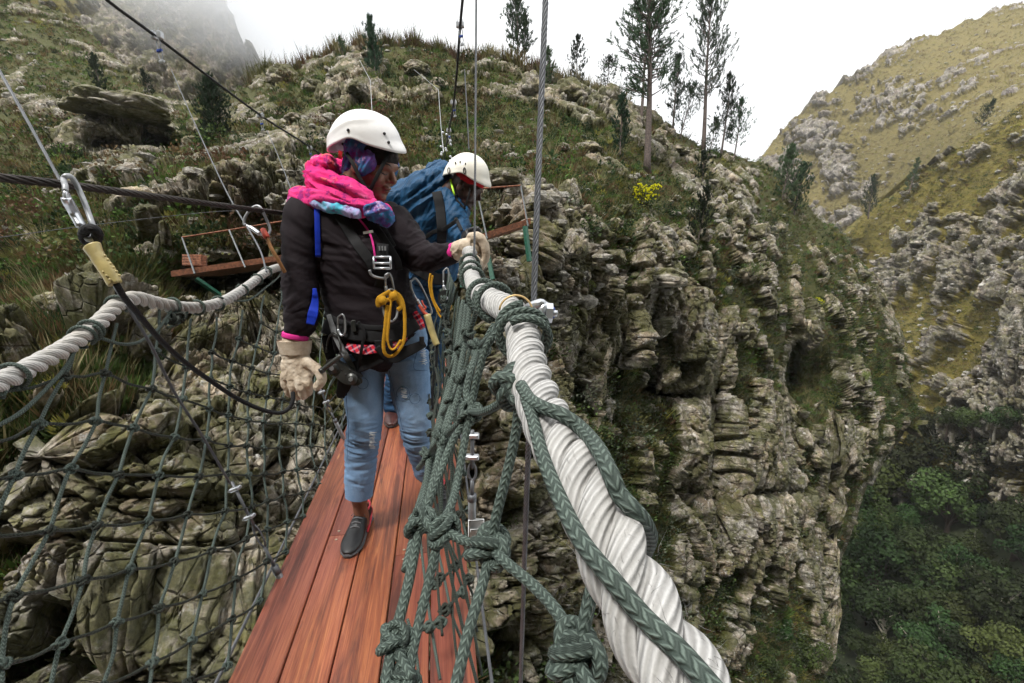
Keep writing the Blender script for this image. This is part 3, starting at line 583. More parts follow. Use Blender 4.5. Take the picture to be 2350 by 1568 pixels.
PINES=[(1486,393,1470,-75,31,88,.34,'tallest pine, bare lower trunk, top cut off by the frame',dict(dens=1.5,tuft=.75,trunk_r=.22,up=.45)),
(1466,318,1476,20,39,70,.42,'slim tall pine right behind the tallest pine',dict(dens=1.,tuft=.8,trunk_r=.15,up=.5)),
(1612,340,1611,4,42,72,.30,'tall straight pine second in height with open lower branches',dict(dens=1.2,tuft=.8,trunk_r=.18,up=.8)),
(1543,310,1546,142,42,34,.25,'slender young pine between the two tall pines',dict(dens=.8,up=1.)),
(1561,312,1582,205,42,44,.12,'bushy leaning pine beside the tall straight pine',dict(dens=.9,up=.8)),
(1656,355,1662,186,43,34,.2,'thin pine right of the tall straight pine',dict(dens=.9,up=1.)),
(1685,360,1690,240,43,36,.2,'small pine at the right end of the ridge row',dict(dens=.8,up=1.)),
(1187,165,1188,-4,40,38,.18,'dense pine on the crest left of the grey hanger cable',dict(dens=1.4,up=1.2,tuft=1.2)),
(1203,165,1204,50,40.5,24,.25,'smaller twin stem of the dense crest pine',dict(dens=.7,up=1.2,tuft=1.2)),
(1325,192,1321,95,40,27,.08,'short pine alone on the crest against the sky',dict(dens=.8,up=1.1,tuft=1.3)),
(1393,212,1394,142,41,32,.1,'low bushy pine left of the tallest pine',dict(dens=.8,up=1.,tuft=1.3)),
(872,260,858,66,34,42,.05,'grey green young pine with candle shoots on the hilltop',dict(dens=1.3,up=1.8,tuft=1.5)),
(792,142,783,92,38,17,.05,'tiny pine at the left end of the crest',dict(dens=.5,up=1.6,tuft=1.8)),
(1250,225,1257,120,37,24,.05,'young pine partly behind the grey hanger cable',dict(dens=.8,up=1.3,tuft=1.4)),
(500,330,498,190,27,42,.02,'dense dark green pine low on the slope at left',dict(dens=2.6,up=1.1,tuft=1.5)),
(1790,475,1803,346,46,36,.15,'pine with a flat top where the hill meets the valley',dict(dens=1.2,up=.9,tuft=1.4)),
(1820,500,1830,385,47,32,.15,'round topped pine below the flat topped pine',dict(dens=1.2,up=.9,tuft=1.4)),
(1424,375,1419,225,30,28,.1,'feathery pale young pine below the tallest pine',dict(dens=.9,up=1.1,tuft=1.2)),
(1610,440,1606,350,34,26,.1,'feathery young pine among boulders on the slope',dict(dens=.8,up=1.2,tuft=1.4)),
(1625,358,1636,276,42,24,.1,'small pine at the foot of the tall straight pine',dict(dens=.7,up=1.2,tuft=1.4)),
(235,212,230,130,40,20,.02,'small dark conifer on the slope under the misty cliff',dict(dens=1.,up=1.2,tuft=1.8)),
(2086,440,2091,368,92,14,.05,'dark narrow conifer on the far golden slope',dict(dens=.9,up=1.,tuft=2.)),
(1992,500,1988,412,104,22,.05,'dark round conifer where the mountain meets the golden slope',dict(dens=1.4,up=1.,tuft=2.)),
(2252,290,2262,238,84,20,.03,'lone green conifer high on the golden slope',dict(dens=1.2,up=1.,tuft=2.)),
(1600,560,1612,430,27,30,.1,'pale feathery conifer on the boulder slope',dict(dens=.8,up=1.1,tuft=1.3)),
(345,215,340,165,42,16,.02,'short conifer beside the dark conifer on the left slope',dict(dens=.8,up=1.2,tuft=1.8))]
for i,(xb,yb,xt,yt,d,w,cs,lb,k) in enumerate(PINES): pine(xb,yb,xt,yt,d,w,cs,100+i,lb,**k)
# ---- broad leaved trees in the gorge
def broad_mesh(seed,R=1.,nl=2600):
    rng=np.random.default_rng(seed); k=18; a=rng.uniform(0,6.28,k); r=R*.62*np.sqrt(rng.random(k)); z=rng.uniform(.0,.85,k)*(1-.5*(r/R)**2)
    cc=np.stack([r*np.cos(a),r*np.sin(a),z*R+.25*R],1); rr=rng.uniform(.17,.34,k)*R; i=rng.choice(k,nl,p=rr**2/(rr**2).sum()); d=nrm(rng.normal(size=(nl,3))*[1,1,.8]+[0,0,.35])
    C=cc[i]+d*(rr[i]*rng.uniform(.8,1.06,nl))[:,None]; C+=.03*R*rng.normal(size=C.shape)
    D0=nrm(np.cross(d,rng.normal(size=(nl,3))))+d*.15; v,f=quad_leaves(C,D0,rng.uniform(.06,.12,nl)*R,rng.uniform(.05,.09,nl)*R,rng,d+rng.normal(size=(nl,3))*.35)
    tk=MB(); tk.add(*sweep([(0,0,-R*1.1),(0.03*R,0,-.3*R),(0,.02*R,.5*R)],[.08*R,.06*R,.03*R],7))
    for j in range(k):
        p0=V(0,0,rng.uniform(-.4,.2)*R); m=(p0+cc[j])*.5+rng.normal(size=3)*.06*R; tk.add(*sweep(catmull([p0,m,cc[j]+nrm(cc[j])*rr[j]*.7],4),np.linspace(.035*R,.008*R,9),4,cap=False))
    return (v,f),tk
TPL=[]
for k in range(6):
    (v,f),tk=broad_mesh(300+k,1.,3000); tv,tf,_,_=tk.get()
    cm=mesh_np('crown',v,f,MAT['forest_leaf'],smooth=False); km=mesh_np('trunk',tv,tf,MAT['dark_twig' if k%3 else 'pale_twig'])
    TPL.append((cm.data,km.data)); bpy.data.objects.remove(cm); bpy.data.objects.remove(km)
def broad(p,R,k,label,group,name='broadleaf_tree',cat='tree',zs=1.):
    o=empty(name,p,label,cat,group); o.scale=(R,R,R*zs); o.rotation_euler=(0,0,(k*2.4)%6.28)
    for nm,me in zip(('crown','trunk'),TPL[k%6]):
        c=bpy.data.objects.new(nm,me); COL.objects.link(c); c.parent=o
rng=np.random.default_rng(77); kf=0
for row,y in enumerate(np.arange(985,1680,66)):
    for x in np.arange(1890+(row%2)*42,2440,84):
        xx=x+rng.uniform(-16,16); yy=y+rng.uniform(-16,16)
        R_k=1
        lim=np.interp(yy,[950,1050,1150,1350,1450,1568],[2080,2010,1965,1905,1890,1900])
        if xx<lim-40: continue
        p,_=ground('valley_floor',xx,yy+45); dd=(p-CAM)@FW; R=rng.choice([48,60,74,88])*rng.uniform(.9,1.1)/F*dd
        light=(xx>2150 and 1050<yy<1250); 
        broad(p+V(0,0,R*.3+rng.uniform(-.3,.5)*R),R,kf,'leafy dark green tree packed in the forest on the gorge floor','trees in the gorge forest'); kf+=1
BUSH=[(1850,1520,60,'hillside'),(1760,1545,50,'hillside'),(1800,1470,38,'hillside'),(1700,1500,45,'hillside'),(1640,1555,40,'hillside'),(1880,1440,34,'hillside'),(1560,1540,34,'hillside'),(1735,1430,26,'hillside')]
for k,(x,y,r,sh) in enumerate(BUSH):
    p,_=ground(sh,x,y); dd=(p-CAM)@FW; broad(p,r/F*dd,k,'green leafy shrub clinging to the foot of the cliff','shrubs at the foot of the cliff','leafy_shrub','shrub')
for k,(x,y,r) in enumerate([(2150,1010,42),(2210,990,36),(2260,1000,44),(2320,985,40),(2110,1010,30),(2370,1000,44)]):
    p,_=ground('ridge',x,y-10); dd=(p-CAM)@FW; broad(p,r/F*dd,k+3,'olive green tree at the foot of the far columned cliff','trees under the far cliff')
# ---- yellow flowering bush
def small_bush(x,y,r,leaf,label,cat='shrub',flowers=None,seed=1,nl=900,sh='hillside',name='flowering_bush',group=None,hh=1.):
    p,_=ground(sh,x,y); d=(p-CAM)@FW; R=r/F*d; rng=np.random.default_rng(seed); p=p-V(0,0,R*.2)
    o=empty(name,p,label,cat,group); n=9; cc=rng.normal(size=(n,3))*[.38,.38,.22]*R+[0,0,R*.95*hh]; i=rng.integers(0,n,nl); dd=nrm(rng.normal(size=(nl,3))+[0,0,.2])
    C=cc[i]+dd*R*rng.uniform(.2,.42,nl)[:,None]; v,f=quad_leaves(C,dd+rng.normal(size=(nl,3))*.5+[0,0,.3],R*.14,R*.07,rng); mesh_np('foliage',v+p,f,MAT[leaf],o,smooth=False)
    st=MB()
    for j in range(n): st.add(*sweep(catmull([V(0,0,0),cc[j]*[.5,.5,.5],cc[j]],4),np.linspace(R*.04,R*.012,9),5,cap=False))
    sv,sf,_,_=st.get(); mesh_np('stem',sv+p,sf,MAT['dark_twig'],o)
    if flowers:
        dd=nrm(rng.normal(size=(flowers,3))+[0,-.5,.55]); i=rng.integers(0,n,flowers); C=cc[i]+dd*R*.42; m=MB()
        for c,d2 in zip(C,dd):
            q,g=quad_leaves(np.tile(c,(12,1)),d2+rng.normal(size=(12,3))*.7,R*.13,R*.07,rng); m.add(q,g)
        fv,ff,_,_=m.get(); mesh_np('blossom',fv+p,ff,MAT['flower'],o,smooth=False)
small_bush(1475,468,30,'bush_leaf','round bush covered in bright yellow flowers on the slope',flowers=120,seed=4)
for k,(x,y,r,lf,lb) in enumerate([(1705,870,26,'pale_leaf','pale grey twiggy bush on the cliff ledge'),(1880,700,13,'flower','small lime yellow bush high on the cliff edge'),(1838,675,12,'flower','lime bush right of the double rock column'),(1540,905,14,'bush_leaf','upright green bush in a rock gully'),(1650,830,28,'pale_leaf','silvery leafed bush above the tall rock column'),(1905,1000,22,'pale_leaf','grey green bush below the mossy rock column'),(1950,880,18,'bush_leaf','bush on the ledge under the far pillars'),(860,210,20,'bush_leaf','yellow green shrub beside the hilltop candle pine'),(1410,905,18,'bush_leaf','bright green bush low on the rock face'),(1250,740,26,'bush_leaf','dark green bush beside the shackle'),(1290,660,30,'bush_leaf','heath bush under the viewing platform posts'),(90,660,30,'bush_leaf','olive bush on the bank left of the steel carabiner'),(60,730,24,'bush_leaf','olive bush at the picture edge above the white rope'),(330,190,14,'bush_leaf','round shrub under the misty cliff'),(1010,310,20,'bush_leaf','green bush behind the near helmet'),(700,330,16,'bush_leaf','low bush beside a pale boulder'),(1640,600,24,'bush_leaf','fresh green bush on the boulder slope'),(1700,640,22,'bush_leaf','dark bush above the double rock column'),(2180,960,18,'bush_leaf','green shrub hanging at the edge of the far cliff')]):
    small_bush(x,y,r,lf,lb,seed=20+k,nl=500,name='bush')
# ---------------------------------------------------------------- boulders
rock_mat('boulder_rock',use_attr=False,sc=1.0,bd=.05,lich=.9,streak=False,base=((.3,.28,.25),(.42,.41,.39),(.2,.18,.15)))
BME=[]
import bmesh
for k in range(7):
    bm=bmesh.new(); bmesh.ops.create_icosphere(bm,subdivisions=5,radius=1); v=np.array([x.co for x in bm.verts]); f=np.array([[w.index for w in q.verts] for q in bm.faces]); bm.free()
    q=v*1.3+k*9; f1,f2,idr,_=voro(q,70+k); g1,g2,id2,_=voro(q*2.6,80+k); r=.72+.34*idr+.14*sst(0,.25,f2-f1)+.1*id2+.05*sst(0,.12,g2-g1)+.16*fbm(q*1.2,4,90+k)
    v=v*r[:,None]; v[:,2]=np.where(v[:,2]<-.35,-.35+(v[:,2]+.35)*.3,v[:,2]); o=mesh_np('boulder',v,f,MAT['boulder_rock']); BME.append(o.data); bpy.data.objects.remove(o)
BOUL=[(1482,625,48,62,'tall rounded grey boulder on the brow of the cliff'),(1475,650,70,30,'broad base rock under the rounded grey boulder'),(1562,585,32,30,'pale flat topped boulder right of the rounded grey boulder'),(1300,475,28,40,'upright pale rock above the platform'),(655,185,34,28,'dark jagged rock standing on the misty skyline'),(270,300,95,30,'wide overhanging grey slab on the left slope'),(680,290,20,12,'small white flat rock above the near helmet'),(755,230,26,32,'leaning pale rock on the hilltop left of the candle pine'),(715,205,22,20,'split pale rock on the hilltop'),(820,235,26,24,'rounded rock right of the leaning pale rock'),(1215,225,26,30,'dark fractured rock beside the grey hanger cable'),(1310,225,42,34,'large crag on the crest under the short pine'),(1395,240,28,26,'square block on the crest right of the large crag'),(1120,345,16,20,'leftmost upright finger rock above the far helmet'),(1140,348,14,18,'middle upright finger rock above the far helmet'),(1160,350,14,20,'rightmost upright finger rock above the far helmet'),(1190,395,18,16,'pale stone right of the finger rocks'),(1350,345,34,15,'flat layered rock on the slope near the grey cable'),(1290,340,16,12,'small pale rock left of the flat layered rock'),(1510,330,24,16,'dark cracked boulder beside the tallest pine trunk'),(1560,350,20,12,'tilted slab right of the dark cracked boulder'),(1690,530,22,18,'round white boulder on the shoulder of the hill'),(1722,548,18,20,'grey boulder right of the round white boulder'),(1740,600,16,14,'low pale boulder under the round white boulder'),(1790,530,16,16,'small smooth boulder near the flat topped pine'),(1655,545,18,24,'blocky boulder left of the round white boulder'),(40,700,34,12,'long pale stone at the picture edge'),(470,590,30,22,'pale boulder under the left platform'),(345,590,26,30,'split boulder left of the left platform'),(140,700,50,36,'large rounded boulder behind the white rope clamp'),(1160,470,44,26,'tan boulder behind the rail of the far platform'),(1180,600,30,34,'square cut block below the far platform'),(1250,580,30,40,'layered block with pale top right of the green post'),(450,300,18,20,'mossy round boulder left of the dense green pine'),(860,140,24,14,'low pale rocks near the top of the hill'),(960,165,30,18,'wide grey rock on top of the hill'),(1010,195,20,14,'pale tilted rock on the hilltop'),(1065,205,22,14,'grey boulder behind the black main cable'),(1110,1000,40,46,'large weathered boulder below the deck'),(1180,1050,46,60,'tall mossy boulder under the right net'),(2235,280,12,9,'pale rock on the golden slope'),(2120,560,20,14,'rocks breaking the golden slope'),(2055,545,12,16,'upright pale stone on the golden slope'),(2200,500,22,10,'flat grey ledge stone on the golden slope')]
for k,(x,y,rx,rz,lb) in enumerate(BOUL):
    sh='hillside' if x<2030 else 'ridge'
    p,_=ground(sh,x,y); d=(p-CAM)@FW; o=bpy.data.objects.new('boulder',BME[k%7]); COL.objects.link(o); tag(o,lb,'boulder','boulders on the slopes')
    o.location=p+V(0,0,rz/F*d*.25); o.scale=(rx/F*d,rx/F*d*.9,rz/F*d); o.rotation_euler=(0,0,k*1.7)
# ---------------------------------------------------------------- bridge materials
def wood():
    t=NT('deck_wood'); c=t.co('UV'); r=t.rnd()
    cv=t.n('ShaderNodeCombineXYZ'); t.set(cv,2,t.math('MULTIPLY',r,37)); 
    ad=t.n('ShaderNodeVectorMath',operation='ADD'); t.set(ad,0,c); t.set(ad,1,cv.outputs[0]); c=ad.outputs[0]
    g=t.noise(t.map(c,(60,1.6,1)),1.5,7,.6,1.2); g2=t.noise(t.map(c,(160,4,1)),2,4,.6); big=t.noise(t.map(c,(5,.9,1)),1,3,.5)
    col=t.ramp(g,[(.25,srgb(92,42,30)),(.45,srgb(132,74,50)),(.62,srgb(158,96,62)),(.8,srgb(184,130,88))])
    alt=t.ramp(g,[(.25,srgb(104,52,42)),(.5,srgb(142,80,64)),(.75,srgb(164,100,76))])
    col=t.mix(t.ramp(big,[(.4,0),(.6,1)]),col,alt)
    col=t.mix(.5,col,t.ramp(g2,[(.3,(.6,.58,.56,1)),(.7,(1.2,1.2,1.2,1))]),'MULTIPLY')
    st=t.noise(t.map(c,(13,1.1,1)),1.1,5,.65,.8); col=t.mix(t.math('MULTIPLY',t.ramp(st,[(.53,0),(.64,1)]),.75),col,srgb(70,40,36))
    kn=t.voro(t.map(c,(9,1.3,1)),1.,'F1'); col=t.mix(t.ramp(kn,[(.03,.85),(.075,0)]),col,srgb(216,160,110))
    col=t.mix(.9,col,t.ramp(r,[(0,(.62,.54,.52,1)),(.4,(.85,.82,.82,1)),(.7,(.95,1.0,.95,1)),(1,(1.05,.86,.82,1))]),'MULTIPLY')
    h=t.math('ADD',t.math('MULTIPLY',g2,.4),g)
    MAT['deck_wood']=t.fin(col,t.ramp(st,[(.3,.38),(.7,.55)]),t.bump(h,.35,.003)); t.b.inputs['Specular IOR Level'].default_value=.4
wood()
def ropemat(name,c1,c2,rough=.85,k=1,fuzz=.004,amp=1.,dirt=None,us=2*math.pi*1.2,vsx=-62.):
    t=NT(name); u=t.co('UV'); w=t.n('ShaderNodeTexWave',wave_type='BANDS',bands_direction='DIAGONAL'); t.set(w,'Vector',t.map(u,(us,vsx*k,0))); t.set(w,'Scale',1.); t.set(w,'Distortion',1.2); t.set(w,'Detail',4); t.set(w,'Detail Scale',1.5)
    col=t.mix(w.outputs[1],c1,c2); g=t.geo(); n=t.noise(g,60,5,.7)
    col=t.mix(.5,col,t.ramp(n,[(.3,(.6,.6,.6,1)),(.7,(1.2,1.2,1.2,1))]),'MULTIPLY')
    if dirt: col=t.mix(t.ramp(t.noise(g,7,5,.7),[(.45,0),(.7,.8)]),col,dirt)
    h=t.math('ADD',t.math('MULTIPLY',w.outputs[1],amp),t.math('MULTIPLY',t.noise(g,500,3,.7),.3))
    MAT[name]=t.fin(col,rough,t.bump(h,.8,fuzz)); t.b.inputs['Specular IOR Level'].default_value=.25
ropemat('white_rope',(.36,.35,.33,1),(.54,.53,.51,1),k=1.,fuzz=.0013,dirt=(.42,.39,.34,1))
ropemat('white_rope_near',(.30,.295,.285,1),(.50,.495,.485,1),k=1.,fuzz=.0013,dirt=(.38,.37,.345,1))
def braid(name,c1,c2,vs=110.,us=4.,f=.0012,dirt=None):
    t=NT(name); u=t.co('UV'); s=t.n('ShaderNodeSeparateXYZ'); t.set(s,0,u); fr=t.math('FRACT',t.math('MULTIPLY',s.outputs[0],us)); tri=t.math('ABSOLUTE',t.math('SUBTRACT',t.math('MULTIPLY',fr,2.),1.)); Vv=t.math('MULTIPLY',s.outputs[1],vs*2*math.pi)
    dn=t.math('MULTIPLY',t.noise(t.geo(),140,4,.7),4.); h=t.math('SINE',t.math('ADD',t.math('ADD',Vv,t.math('MULTIPLY',tri,4.5)),dn)); ed=t.ramp(tri,[(.0,.45),(.25,1),(.8,1),(1,.5)]); h2=t.math('MULTIPLY',t.math('MULTIPLY_ADD',h,.5,.5),ed)
    g=t.geo(); n=t.noise(g,45,5,.7); col=t.mix(t.ramp(h2,[(.35,0),(.9,1)]),c1,c2)
    col=t.mix(.55,col,t.ramp(n,[(.3,(.55,.55,.55,1)),(.7,(1.3,1.3,1.3,1))]),'MULTIPLY')
    if dirt: col=t.mix(t.ramp(t.noise(g,2.4,4,.6),[(.42,0),(.6,.85)]),col,dirt)
    MAT[name]=t.fin(col,.7,t.bump(t.math('ADD',h2,t.math('MULTIPLY',n,.3)),.9,f)); t.b.inputs['Specular IOR Level'].default_value=.3
braid('net_cord',(.040,.056,.047,1),(.115,.150,.128,1),150.,4.)
braid('net_cord_dark',(.018,.022,.017,1),(.055,.065,.05,1),115.,4.)
braid('black_cord',(.003,.003,.0035,1),(.010,.010,.011,1),120.,4.,.0007)
plain('steel_cable',(.13,.135,.145,1),.5,.55,(60,.3,.001)); plain('dark_cable',(.03,.024,.02,1),.55,.4,(60,.3,.001),.3); plain('black_cable',(.02,.02,.022,1),.45,.4)
plain('zinc',(.55,.57,.60,1),.33,.85,(40,.2,.001),.12); plain('zinc_dull',(.32,.33,.34,1),.5,.7,(40,.3,.001),.25); plain('blue_paint',(.02,.06,.32,1),.4,0,None,.2); plain('rust',(.17,.065,.032,1),.85,.1,(25,.7,.004),.5); plain('green_paint',(.01,.075,.045,1),.55,0,(20,.3,.003),.3); plain('brass_wire',(.52,.36,.16,1),.4,.4)
plain('screw',(.45,.40,.3,1),.4,.8); plain('grey_post',(.12,.13,.135,1),.6,.5,(15,.4,.003),.3); plain('tan_sleeve',(.38,.31,.13,1),.4,0,(30,.5,.002),.35); plain('black_rubber',(.012,.012,.012,1),.7); plain('red_rubber',(.45,.06,.03,1),.6); plain('frayed_tan',(.30,.15,.06,1),.9,0,(90,.9,.004),.4); plain('white_plate',(.62,.63,.62,1),.5,.1,None,.15)
# ---------------------------------------------------------------- deck
DL=BS@(hit(520,1568,BR(0,0,0),BN)-CAM); DR=BS@(hit(1100,1568,BR(0,0,0),BN)-CAM)
DL=float(DL); DR=float(DR); DW=DR-DL
dk=empty('bridge_deck',BR(2,(DL+DR)/2,0),'narrow reddish wooden plank walkway the climbers stand on','bridge deck')
def plank(l0,l1,a0,a1,top=0.):
    mb=MB(); n=max(2,int((a1-a0)/.25)); A=np.linspace(a0,a1,n); e=.0035
    prof=[(l0+e,-.036),(l0,-.03),(l0,top-.005),(l0+.002,top-.0015),(l0+.005,top),(l1-.005,top),(l1-.002,top-.0015),(l1,top-.005),(l1,-.03),(l1-e,-.036)]
    v=np.array([BR(a,l,h) for a in A for l,h in prof]); k=len(prof)
    i=np.arange(n-1)[:,None]; j=np.arange(k)[None]; f=np.stack([i*k+j,(i+1)*k+j,(i+1)*k+(j+1)%k,i*k+(j+1)%k],-1).reshape(-1,4)
    uv=np.array([(l,a*1.) for a in A for l,h in prof]); mb.add(v,[f,np.array([list(range(k))[::-1],[(n-1)*k+q for q in range(k)]])],uv)
    return mb.build('plank',MAT['deck_wood'],dk,smooth=False)
pw=DW/5; joints=[[-9.,1.5,4.6,9,13.2],[-9.,1.92,5.4,9.6,13.2],[-9.,3.3,7,13.2],[-9.,1.75,4.9,9.,13.2],[-9.,2.6,6,13.2]]
joints[0]=[-9.,4.2,8.5,13.2]
for k in range(5):
    for a0,a1 in zip(joints[k][:-1],joints[k][1:]): plank(DL+k*pw+.002,DL+(k+1)*pw-.002,a0+.0015,a1-.0015,top=.0008*((k*7)%3))
sc=MB()
for k in range(5):
    for a0 in joints[k][1:-1]:
        for d in(-.03,.03):
            for l in(.25,.75):
                v,f=sphere_v(BR(a0+d,DL+(k+l)*pw,.0018),(.0065,.0065,.0018),8,4); sc.add(v,f)
sc.build('screws',MAT['screw'],dk)
bm_=MB()
for a in np.arange(-8.4,13,1.2): box(bm_,BR(a,(DL+DR)/2,-.085),BB*.035,BS*(DW/2-.04),BN*.045)
bm_.build('cross_beam',MAT['rust'],dk)
# ---------------------------------------------------------------- helpers for cords
def lay(name,P,R,mat,label,cat,pitch,strands=6,k=6,step=None,group=None,cm=10):
    P=catmull(P,cm); mb=MB()
    for t in laid(P,R,strands,pitch,k,step): mb.add(*t)
    if strands>3: mb.add(*sweep(P,R*.55,6))
    return mb.thing(name,MAT[mat],label,cat,group)
# left hand rope : sags between hanger clamps
def PNl(x,y,bul=0.): # point of the left net's leaning plane
    p0=BR(0,DL,0); p1=BR(0,DL-.33,1.1); nn=nrm(np.cross(BB,p1-p0)); return hit(x,y,p0-nn*bul,nn)
LR=[(-160,950),(-60,905),(20,868),(75,840),(150,798),(215,752),(262,706),(290,688),(318,685),(360,696),(420,706),(470,704),(520,688),(570,656),(610,626),(640,614),(662,618),(700,628),(760,636),(820,634),(880,622),(935,616)]
LRP=[PNl(x,y) for x,y in LR]; e0=LRP[0]; LRP=[e0-BB*a_-BN*(.03*math.sin(a_*2.2)) for a_ in (4.,3.2,2.4,1.8,1.2,.8,.4)]+LRP
mb=MB()
for t in laid(catmull(LRP,8),.0225,3,.115,12,.0045): mb.add(*t)
v,f,u,m=mb.get(); hr_l=thing('hand_rope',v,f,MAT['white_rope'],'thick white twisted hand rope sagging above the left net','rope',uv=u)
def fuzz(P,R,n,seed,mat,parent,L=.012,r=.00035):
    rng=np.random.default_rng(seed); Q=catmull(P,8); T,N,B=frames(Q); m=MB()
    for _ in range(n):
        i=rng.integers(2,len(Q)-2); f0=rng.random(); c=Q[i]*(1-f0)+Q[i+1]*f0 if i+1<len(Q) else Q[i]; a=rng.uniform(0,6.28); d=N[i]*np.cos(a)+B[i]*np.sin(a)
        l=L*rng.uniform(.3,1.2); s=T[i]*rng.normal()*.9; p0=c+d*R*.9; m.add(*sweep([p0,p0+(d*.6+s)*l*.5,p0+(d+s*1.6+rng.normal(size=3)*.4)*l],[r,r*.7,r*.2],3,cap=False))
    o=m.build('stray_fibres',MAT[mat],parent); o['kind']='stuff'; return o
fuzz(LRP,.0225,260,3,'white_rope',hr_l,.006)
# right hand rope
def PB(x,y,l): # picture place on the vertical plane at lateral l of the bridge
    return hit(x,y,BR(0,l,0),BS)
RRs=[(1076,578,1.62),(1078,604,1.45),(1084,640,1.15),(1100,672,.90),(1135,694,.72),(1172,716,.62),(1196,748,.555),(1205,800,.50),(1218,870,.43),(1262,980,.355),(1330,1100,.29),(1395,1240,.25),(1470,1400,.222),(1560,1560,.198),(1660,1720,.178),(1830,1950,.158)]
RRP=[PD(x,y,d) for x,y,d in RRs]
Rr=.0196
far=[PD(1040,596,2.6),PD(1020,590,4.5),PD(1006,566,9.)]
mb=MB()
for t in laid(catmull(far[::-1]+RRP,10),Rr,3,.098,18,.0030): mb.add(*t)
v,f,u,m=mb.get(); hr_r_v=v
hr_r=thing('hand_rope',v,f,MAT['white_rope_near'],'very thick white twisted hand rope running close past the camera','rope',uv=u)
fuzz(RRP[6:],.0225,420,5,'white_rope_near',hr_r,.0045,.00016)
def near_rr(x,y): # point on the right rope near a picture place
    Q=catmull(RRP,20); d=Q-CAM; X=1175+F*(d@RT)/(d@FW); Y=784-F*(d@UP)/(d@FW); i=np.argmin((X-x)**2+(Y-y)**2); return Q,i
def wrap(Q,i,turns,R,r,pitch,k=8,ph=0.,back=0):
    """cord coiled round rope path Q near index i"""
    T,N,B=frames(Q); n=int(26*turns); c=[]; L=np.r_[0,np.cumsum(np.linalg.norm(np.diff(Q,axis=0),axis=1))]; l0=L[i]-pitch*turns/2
    for s in np.linspace(0,turns,n):
        l=l0+pitch*s; p=np.array([np.interp(l,L,Q[:,k2]) for k2 in range(3)]); j=min(len(Q)-1,int(np.searchsorted(L,l))); a=2*np.pi*s+ph
        c.append(p+(N[j]*np.cos(a)+B[j]*np.sin(a))*(R+r*.9))
    return np.array(c)
# ---------------------------------------------------------------- knots
def knot_mesh(kind=0,r=.26,seed=0):
    """a double overhand knot of cord, about one unit across"""
    rng=np.random.default_rng(seed); mb=MB(); t=np.linspace(0,2*np.pi,42,endpoint=False)
    P=np.stack([np.sin(t)+2*np.sin(2*t),np.cos(t)-2*np.cos(2*t),-np.sin(3*t)*1.1],1)*.17
    P=P+rng.normal(size=3)*.02; mb.add(*sweep(P,r*.55,8,closed=True,up=(0.3,.2,1),vs=.05))
    for a in (0,1):
        q=np.stack([np.cos(t)*.34,np.sin(t)*.18*(1 if a else -1),np.sin(t)*.30+(.10 if a else -.12)],1); mb.add(*sweep(q,r*.52,8,closed=True,up=(0.1,.2,1),vs=.05))
    return mb.get()
KN=[]
for k in range(3):
    for mname in ('net_cord','net_cord_dark'):
        v,f,u,m=knot_mesh(seed=k); o=mesh_np('knot',v,f,MAT[mname],uv=u); KN.append(o.data); bpy.data.objects.remove(o)
def knot(p,size,parent,k=0,nm='knot',zdir=None):
    o=bpy.data.objects.new(nm,KN[k%len(KN)]); COL.objects.link(o); o.parent=parent; o.location=np.asarray(p)-np.array(world_loc(parent)); o.scale=(size,)*3
    o.rotation_euler=(random.uniform(-.5,.5),random.uniform(-.5,.5),random.uniform(0,6.28)); return o
def tocam(p,d): return p+nrm(CAM-p)*d
def z5(x,y): return (x*.32935,774.6+y*.32935)
def z6(x,y): return (x*.36621,1090.+y*.36621)
